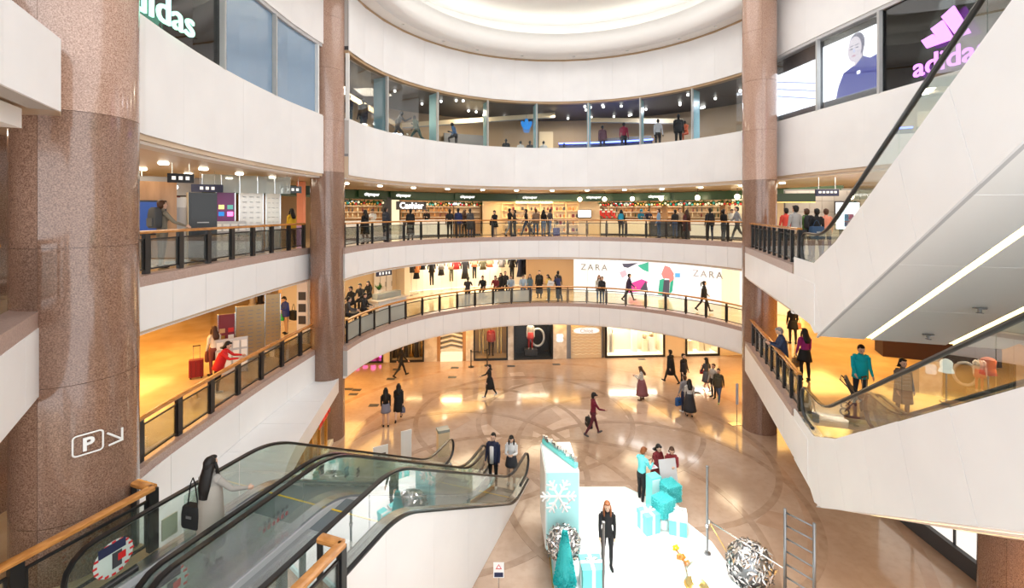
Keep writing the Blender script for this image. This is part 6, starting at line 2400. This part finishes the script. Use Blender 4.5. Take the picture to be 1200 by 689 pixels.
people2 = [(548, 10.0, 0, 'lean', 1.72, K2, K1, 'short', 'man in black leaning on the second floor rail with his back turned', None, None, HB),
           (566, 10.2, 170, 'sit', 1.70, K1, K1, 'short', 'seated person in black behind the frosted balcony glass', None, None, HB),
           (581, 10.2, 165, 'sit', 1.66, BU, K1, 'bob', 'seated person in dark red behind the frosted balcony glass', None, None, HBR),
           (587, 11.2, 150, 'stand_w', 1.66, K1, K1, 'verylong', 'woman with very long hair in black behind the seated group', 'coat', K1, HB),
           (592, 11.6, 180, 'stand', 1.70, K2, K1, 'short', 'person in dark grey behind the woman with very long hair', None, None, HB),
           (599, 10.2, 175, 'sit', 1.64, (.35, .45, .55), JN, 'bob', 'seated woman in pale blue behind the frosted balcony glass', None, None, HBR),
           (613, 10.2, 180, 'sit', 1.64, (.4, .5, .6), JN, 'short', 'seated man in a light blue shirt behind the frosted balcony glass', None, None, HB),
           (621, 10.6, 160, 'stand_w', 1.60, (.12, .2, .26), JN, 'long', 'woman in a slate blue jacket beside the beige store panel', None, None, HB),
           (632, 11.2, 170, 'stand', 1.76, K1, K1, 'short', 'tall man in a long black coat before the beige store panel', 'longcoat', K1, HB),
           (643, 10.4, 120, 'phone_w', 1.62, (.62, .46, .14), (.20, .34, .36), 'long', 'woman in a yellow top reading a large white sheet', None, None, HB),
           (654, 11.0, -20, 'stand', 1.76, CH, K1, 'short', 'man with a dark backpack near the left shop name panel', None, None, HB),
           (655, 9.95, 20, 'lean', 1.70, (.03, .04, .12), K1, 'short', 'person in dark blue leaning on the second floor rail beside the white sheet', None, None, HB),
           (702, 10.1, 170, 'stand_w', 1.66, (.66, .62, .55), JNL, 'long', 'woman with light brown hair in a cream top before the left light box', None, None, HRD),
           (705.5, 9.85, 150, 'stand', 1.62, K2, JN, 'short', 'person in a black jacket beside the woman in the cream top', 'jacket', K2, HBR),
           (737, 11.0, -95, 'walk', 1.72, (.045, .03, .075), K1, 'short', 'person in a purple hoodie walking before the bright poster', 'jacket', (.045, .03, .075), HB),
           (825, 10.8, -95, 'walk_w', 1.70, K1, K1, 'pony', 'woman in a black coat hurrying past the right shop name', 'jacket', K1, HB)]
for px, R, f, po, h_, c1_, c2_, hs, lab, we, wc, hc in people2:
    o = rperson(R, px, L2, f, po, h_, c1_, c2_, K1 if px != 643 else WH, hs, lab, hc=hc, wear=we, wcol=wc)
    if po == 'sit':
        x, y, z = rp(R, px, L2)
        T = thing('lounge_stool', 'dark stool under the %s' % lab.replace('seated ', ''), 'stool', (x, y, L2), f * D2R)
        MB().box(0, -.02, .40, .42, .42, .08).build('seat', M['dark_grey'], T)
        MB().lathe([(.2, 0), (.2, .02), (.03, .04), (.03, .38)], (0, -.02, 0), 12).build('pedestal', M['steel'], T)
    if px == 654:
        backpack(o, K1, 'dark backpack on the man near the left shop name panel')
x, y, z = rp(10.1, 645, L2)
T = thing('paper_sheet', 'large white paper sheet in the hands of the woman in yellow', 'paper', (x, y - .2, L2 + 1.12), .3)
MB().box(0, 0, 0, .42, .012, .34, tilt=Matrix.Rotation(.3, 3, 'Y')).build('sheet', M['plastic_white'], T)
MB().box(.0, -.01, .0, .22, .006, .02).build('printed_line', M['mid_grey'], T)

# ---- third floor, food hall
people3 = [(428, 9.9, 60, 'stand_w', 1.62, K1, K1, 'long', 'woman in a black hood before the walnut backed stall', 'coat', K1, HB),
           (452, 10.1, -30, 'stand', 1.76, (.03, .035, .05), JN, 'short', 'man in a navy padded jacket beside the dark stall pillar', 'jacket', (.03, .035, .05), HB),
           (481, 10.0, 30, 'stand', 1.70, K1, K1, 'short', 'person in a long black coat before the cashier sign', 'longcoat', K1, HB),
           (527, 10.4, 10, 'stand', 1.70, K2, K1, 'short', 'person in black left of the one in bright navy', None, None, HB),
           (537, 10.2, -10, 'stand', 1.74, (.02, .035, .12), CH, 'short', 'man in a bright navy jacket queueing at the timber stall', 'jacket', (.02, .035, .12), HB),
           (544, 10.9, 40, 'stand_w', 1.64, BRN, K1, 'long', 'woman in brown between the navy jacket and the grey coat', None, None, HBR),
           (551, 10.1, -20, 'stand', 1.72, CH, JN, 'short', 'person in a charcoal coat left of the cream niche', 'coat', CH, HB),
           (580, 9.9, 150, 'phone_w', 1.62, K1, SKN, 'short', 'woman in a short black dress holding a black bag', 'mini', K1, HB),
           (597, 10.2, -60, 'carry', 1.74, K1, GR, 'short', 'man in a black jumper and grey jeans before the cream shelves', None, None, HB),
           (603, 10.5, 80, 'stand', 1.66, K2, CH, 'short', 'person in dark clothes facing the man in grey jeans', None, None, HB),
           (617, 10.2, 70, 'walk', 1.70, K1, JN, 'short', 'person in a black top and jeans walking by the cream shelves', None, None, HB),
           (628, 10.2, 10, 'stand', 1.72, (.22, .14, .09), JN, 'short', 'man in a tan jacket and jeans with his back turned', 'jacket', (.22, .14, .09), HBR),
           (637, 10.3, -30, 'stand_w', 1.66, K1, JNL, 'long', 'woman in black and pale jeans beside the tan jacket', None, None, HB),
           (644, 10.5, -60, 'pull', 1.72, CH, JNL, 'short', 'traveller in grey pulling a violet suitcase', None, None, HB),
           (728, 9.9, -20, 'stand_w', 1.66, K1, CH, 'long', 'woman in black with a bright blue backpack', None, None, HB),
           (772, 10.1, 60, 'stand', 1.70, (.20, .33, .52), JN, 'short', 'man in a light blue shirt and jeans at the checkout', None, None, HBR),
           (791, 10.5, 20, 'stand', 1.66, K2, JN, 'short', 'person in dark grey beside the tan shirt at the checkout', None, None, HB),
           (797, 11.0, 180, 'stand', 1.74, (.42, .33, .24), K1, 'short', 'man in a tan shirt facing the balcony', None, None, HB),
           (805, 10.0, 10, 'stand_w', 1.66, (.12, .03, .03), CH, 'verylong', 'woman with very long brown hair in maroon', 'coat', (.09, .03, .03), (.045, .018, .01)),
           (832, 9.9, -10, 'stand', 1.72, (.035, .037, .045), NV, 'short', 'man in dark clothes with a black backpack at the deli counter', 'jacket', (.035, .037, .045), HB),
           (848, 10.0, -70, 'stand_w', 1.66, K1, CH, 'pony', 'woman in black with tied hair by the deli counter', None, None, HB),
           (864, 9.9, 80, 'walk', 1.78, (.25, .27, .31), CH, 'short', 'man in a grey blue shirt walking towards the deli counter', None, None, HB)]
for px, R, f, po, h_, c1_, c2_, hs, lab, we, wc, hc in people3:
    o = rperson(R, px, L3, f, po, h_, c1_, c2_, K1, hs, lab, hc=hc, wear=we, wcol=wc)
    if px == 728:
        backpack(o, (.02, .28, .42), 'bright blue backpack of the woman in black')
    if px == 832:
        backpack(o, K1, 'black backpack of the man at the deli counter')
    if px == 580:
        bag(hand_pos(o, 0), 150, .26, .3, .12, K1, 'black bag of the woman in the short black dress', strap=.1)
x, y, z = rp(10.1, 652, L3)
suitcase(x, y, L3, .5, (.10, .08, .28), 'violet suitcase on the third floor balcony', .55)
for px, R, lab, col in ((500, R3 + 1.0, 'seller in black behind the cashier counter', K1), (545, R3 + 1.0, 'seller in a white apron behind the timber stall', WH), (437, R3 + .9, 'seller in a white chef jacket behind the walnut stall counter', WH), (751, R3 + .9, 'seller in a bright blue cap behind the cream stall counter', (.03, .25, .4)), (760, R3 + .9, 'seller in dark blue behind the cream stall counter', NV), (857, R3 + .9, 'seller in white behind the deli counter', WH)):
    rperson(R, px, L3, 180, 'phone', 1.7, col, K1, K1, 'short', lab, hat=(.03, .35, .55) if 'cap' in lab else None)

# ---- third floor, left and right
o = person(*ax(190, 12.3)[:2], L3, -25, 'rail', 1.82, (.20, .18, .14), (.13, .12, .10), K1, 'short', 'man in a khaki jacket with a grey backpack leaning on the oak handrail', hc=HBR)
backpack(o, (.06, .065, .07), 'large grey backpack of the man in the khaki jacket', 1.25)
person(*ax(342, 19.5)[:2], L3, 60, 'stand_w', 1.66, (.72, .45, .03), CH, K1, 'long', 'woman in a yellow jacket by the glowing corridor pillar', wear='jacket', wcol=(.72, .45, .03))
rl = [(932, 14.9, 10, 'stand', 1.72, (.34, .33, .32), BE, 'short', 'man in a grey shirt and khaki trousers on the landing by the rising escalator', HB), (945, 15.3, 0, 'stand', 1.62, (.10, .22, .05), CH, 'short', 'person in a green top with a dark backpack on the landing by the rising escalator', HBR),
      (957, 15.0, -10, 'stand', 1.62, K1, K1, 'short', 'person in black with a big blue bag on the landing by the rising escalator', HB), (968, 15.6, -20, 'stand_w', 1.62, (.75, .28, .18), JN, 'short', 'woman in a coral jacket on the landing by the rising escalator', HBR), (921, 17.5, 0, 'stand', 1.66, (.55, .06, .04), K1, 'short', 'person in a red jacket behind the granite column by the screens', HB)]
for px, y, f, po, h_, c1_, c2_, hs, lab, hc in rl:
    o = person(*ax(px, y)[:2], L3, f, po, h_, c1_, c2_, K1, hs, lab, hc=hc)
    if px == 945:
        backpack(o, K2, 'dark backpack of the person in green on the landing by the rising escalator')
    if px == 957:
        bag(Vector((*ax(957, 14.75)[:2], L3 + 1.25)), 0, .44, .42, .2, (.03, .07, .14), 'big dark blue bag of the person in black on the landing by the rising escalator', strap=.2)

# ---- second floor, left and right
o = gperson(257, 462, -75, 'lean', 1.62, (.62, .02, .02), K1, WH, 'bob', 'woman in a bright red jacket leaning on the second floor handrail', z=L2, wear='jacket', wcol=(.62, .02, .02))
o = gperson(251, 440, 60, 'stand_w', 1.66, (.70, .64, .56), (.2, .05, .04), K1, 'long', 'woman in a cream blouse with a brown bag behind the red jacket', z=L2, hc=HBR)
bag(at(247, 440, L2)[:2] + (L2 + 1.1,), 60, .34, .36, .14, (.14, .035, .025), 'brown leather bag of the woman in the cream blouse', strap=.25)
x, y, z = at(230, 443, L2)
suitcase(x, y, L2, .5, (.22, .015, .02), 'dark red suitcase standing on the amber corridor floor', .62)
o = gperson(335, 391, 150, 'phone', 1.70, (.03, .05, .25), (.45, .30, .2), K1, 'short', 'man in a blue jacket holding papers and a green bag', z=L2, wear='jacket', wcol=(.03, .05, .25))
bag(at(330, 391, L2)[:2] + (L2 + 1.0,), 150, .26, .3, .1, (.02, .35, .08), 'bright green bag of the man in the blue jacket', strap=.1)
bag(at(344, 391, L2)[:2] + (L2 + 1.35,), 150, .4, .42, .2, K1, 'black shoulder bag of the man in the blue jacket', 'shoulder_bag', .3)
o = gperson(917, 447, 75, 'phone', 1.76, (.025, .04, .09), (.03, .04, .09), K1, 'short', 'grey haired man in a navy suit reading at the landing rail', z=L2, hc=HGY, wear='jacket', wcol=(.025, .04, .09))
o = gperson(929, 403, -10, 'stand_w', 1.64, K1, (.02, .02, .02), K1, 'long', 'woman in a black dress further along the amber landing', z=L2, wear='mini', wcol=K1)
bag(at(935, 402, L2)[:2] + (L2 + 1.05,), 0, .26, .26, .1, (.6, .25, .12), 'orange brown bag of the woman in the black dress', strap=.2)
o = gperson(943, 446, 0, 'stand_w', 1.70, MG, (.02, .015, .015), K1, 'long', 'woman in a magenta top and black skirt with high boots', z=L2, wear='mini', wcol=K1)
bag(hand_pos(o, 0), 0, .24, .3, .1, (.35, .2, .08), 'brown paper bag held by the woman in magenta', strap=.1)
o = gperson(1008, 476, 160, 'pull', 1.76, TEALJ, (.025, .03, .045), K1, 'short', 'man in a bright teal jacket with a trolley case', z=L2, wear='jacket', wcol=TEALJ)
x, y, z = at(1017, 482, L2)
suitcase(x, y, L2, .4, (.12, .12, .13), 'grey trolley case of the man in the teal jacket', .5)
x, y, z = at(1003, 488, L2)
T = thing('pushchair', 'black folding pushchair beside the man in the teal jacket', 'pushchair', (x + .2, y, L2), .9)
for sg in (-1, 1):
    MB().tube([(sg * .22, -.4, .1), (sg * .22, .1, .55), (sg * .22, .5, .95)], .016, 6).build('frame_tube', M['black_metal'], T)
    MB().tube([(sg * .22, .4, .1), (sg * .22, .1, .55)], .016, 6).build('frame_tube', M['black_metal'], T)
    for yy in (-.4, .4):
        w_ = MB().tube([(sg * .24, yy + .1 * math.cos(t), .1 + .1 * math.sin(t)) for t in [2 * math.pi * i / 14 for i in range(14)]], .022, 6, True)
        w_.build('wheel', M['rubber'], T, True)
MB().box(0, .05, .5, .4, .45, .05, tilt=Matrix.Rotation(.2, 3, 'X')).build('seat', M['dark_grey'], T)
MB().box(0, .3, .75, .4, .05, .5, tilt=Matrix.Rotation(-.4, 3, 'X')).build('backrest', M['dark_grey'], T)
MB().tube([(-.22, .5, .95), (.22, .5, .95)], .018, 6).build('push_handle', M['rubber'], T)
o = gperson(1058, 492, 170, 'stand_w', 1.62, (.14, .11, .09), K1, K1, 'bob', 'woman with bobbed black hair in a brown coat behind the escalator', z=L2, wear='coat', wcol=(.14, .11, .09))

# ---- mannequins
DK = (.02, .02, .022)
MQ = [(409, 10.15, 150, 'stand', NV, NV, 'mannequin in a dark navy suit beside the slim granite column', 1.85, None), (426, 9.9, 165, 'stand', K1, CH, 'mannequin in a black blazer over a white shirt', 1.85, 'jacket'), (466, 10.0, -60, 'run', (.05, .05, .05), CH, 'running mannequin with a magenta vest', 1.8, None), (489, 10.0, 60, 'run', (.05, .09, .05), (.05, .10, .09), 'running mannequin in dark green', 1.8, None),
      (534, 10.0, 70, 'jump', (.06, .14, .28), CH, 'leaping mannequin in a blue top', 1.75, None), (706, 10.1, 175, 'stand', (.10, .02, .04), K1, 'mannequin in a dark jacket over red by the blue neon line', 1.8, 'jacket'), (731, 10.1, 180, 'stand', (.30, .02, .05), K1, 'mannequin in a red jumper and open black jacket', 1.88, None), (771, 10.0, 185, 'stand', (.55, .55, .56), K2, 'mannequin in a grey jacket and white shirt', 1.85, None), (795, 10.0, 175, 'stand', K1, K1, 'tall mannequin in a black tracksuit', 1.98, 'jacket'),
      (593, 10.6, 180, 'stand', K1, K1, 'half hidden mannequin in black above the white parapet', 1.75, None), (610, 10.9, 180, 'stand', (.7, .68, .66), WH, 'half hidden mannequin in white above the white parapet', 1.70, None), (621, 11.0, 170, 'stand', K2, K2, 'half hidden mannequin in dark grey above the white parapet', 1.74, None), (637, 10.8, 180, 'stand', (.7, .68, .66), WH, 'half hidden mannequin in white beside the pale column', 1.70, None), (661, 11.2, 180, 'stand', K1, K1, 'half hidden mannequin in black below the blue neon line', 1.62, None), (804, 10.9, 120, 'sit', (.75, .16, .06), (.6, .12, .05), 'small seated figure in bright orange behind the tall mannequin', 1.6, None)]
for px, R, f, po, c1_, c2_, lab, h_, we in MQ:
    low = px in (593, 610, 621, 637, 661)
    zb = 12.62 if not low else 11.95
    if px == 804:
        zb = 12.75
    x, y, z = rp(R, px, 0)
    person(x, y, zb, f, po, h_, c1_, c2_, DK, None, lab, skin=DK, name='mannequin', cat='mannequin', wear=we, wcol=c1_ if we else None)
    T = thing('mannequin_plinth', 'dark plinth under the %s' % lab, 'plinth', (x, y, L4))
    hh = zb - L4
    MB().box(0, 0, hh / 2, .7, .6, hh - .04).build('body', M['dark_grey'], T)
    MB().box(0, 0, hh - .015, .76, .66, .03).build('top', M['mid_grey'], T)
p = gwall(575)
person(p.x, p.y + .55, .14, 180, 'stand', 1.85, (.5, .05, .06), (.06, .05, .05), K1, None, 'mannequin in a red and white jacket in the ground floor shop window', skin=(.5, .38, .3), name='mannequin', cat='mannequin', wear='jacket', wcol=(.55, .12, .12))
p = gwall(624)
person(p.x - .1, p.y + .55, .48, 180, 'stand', 1.75, (.75, .7, .68), (.6, .04, .04), (.7, .6, .55), None, 'mannequin in a white top and red shorts before the anchor ring', skin=(.75, .6, .5), name='mannequin', cat='mannequin', wear='mini', wcol=(.7, .08, .08))

for o in COL.objects:
    if '_world' in o:
        del o['_world']
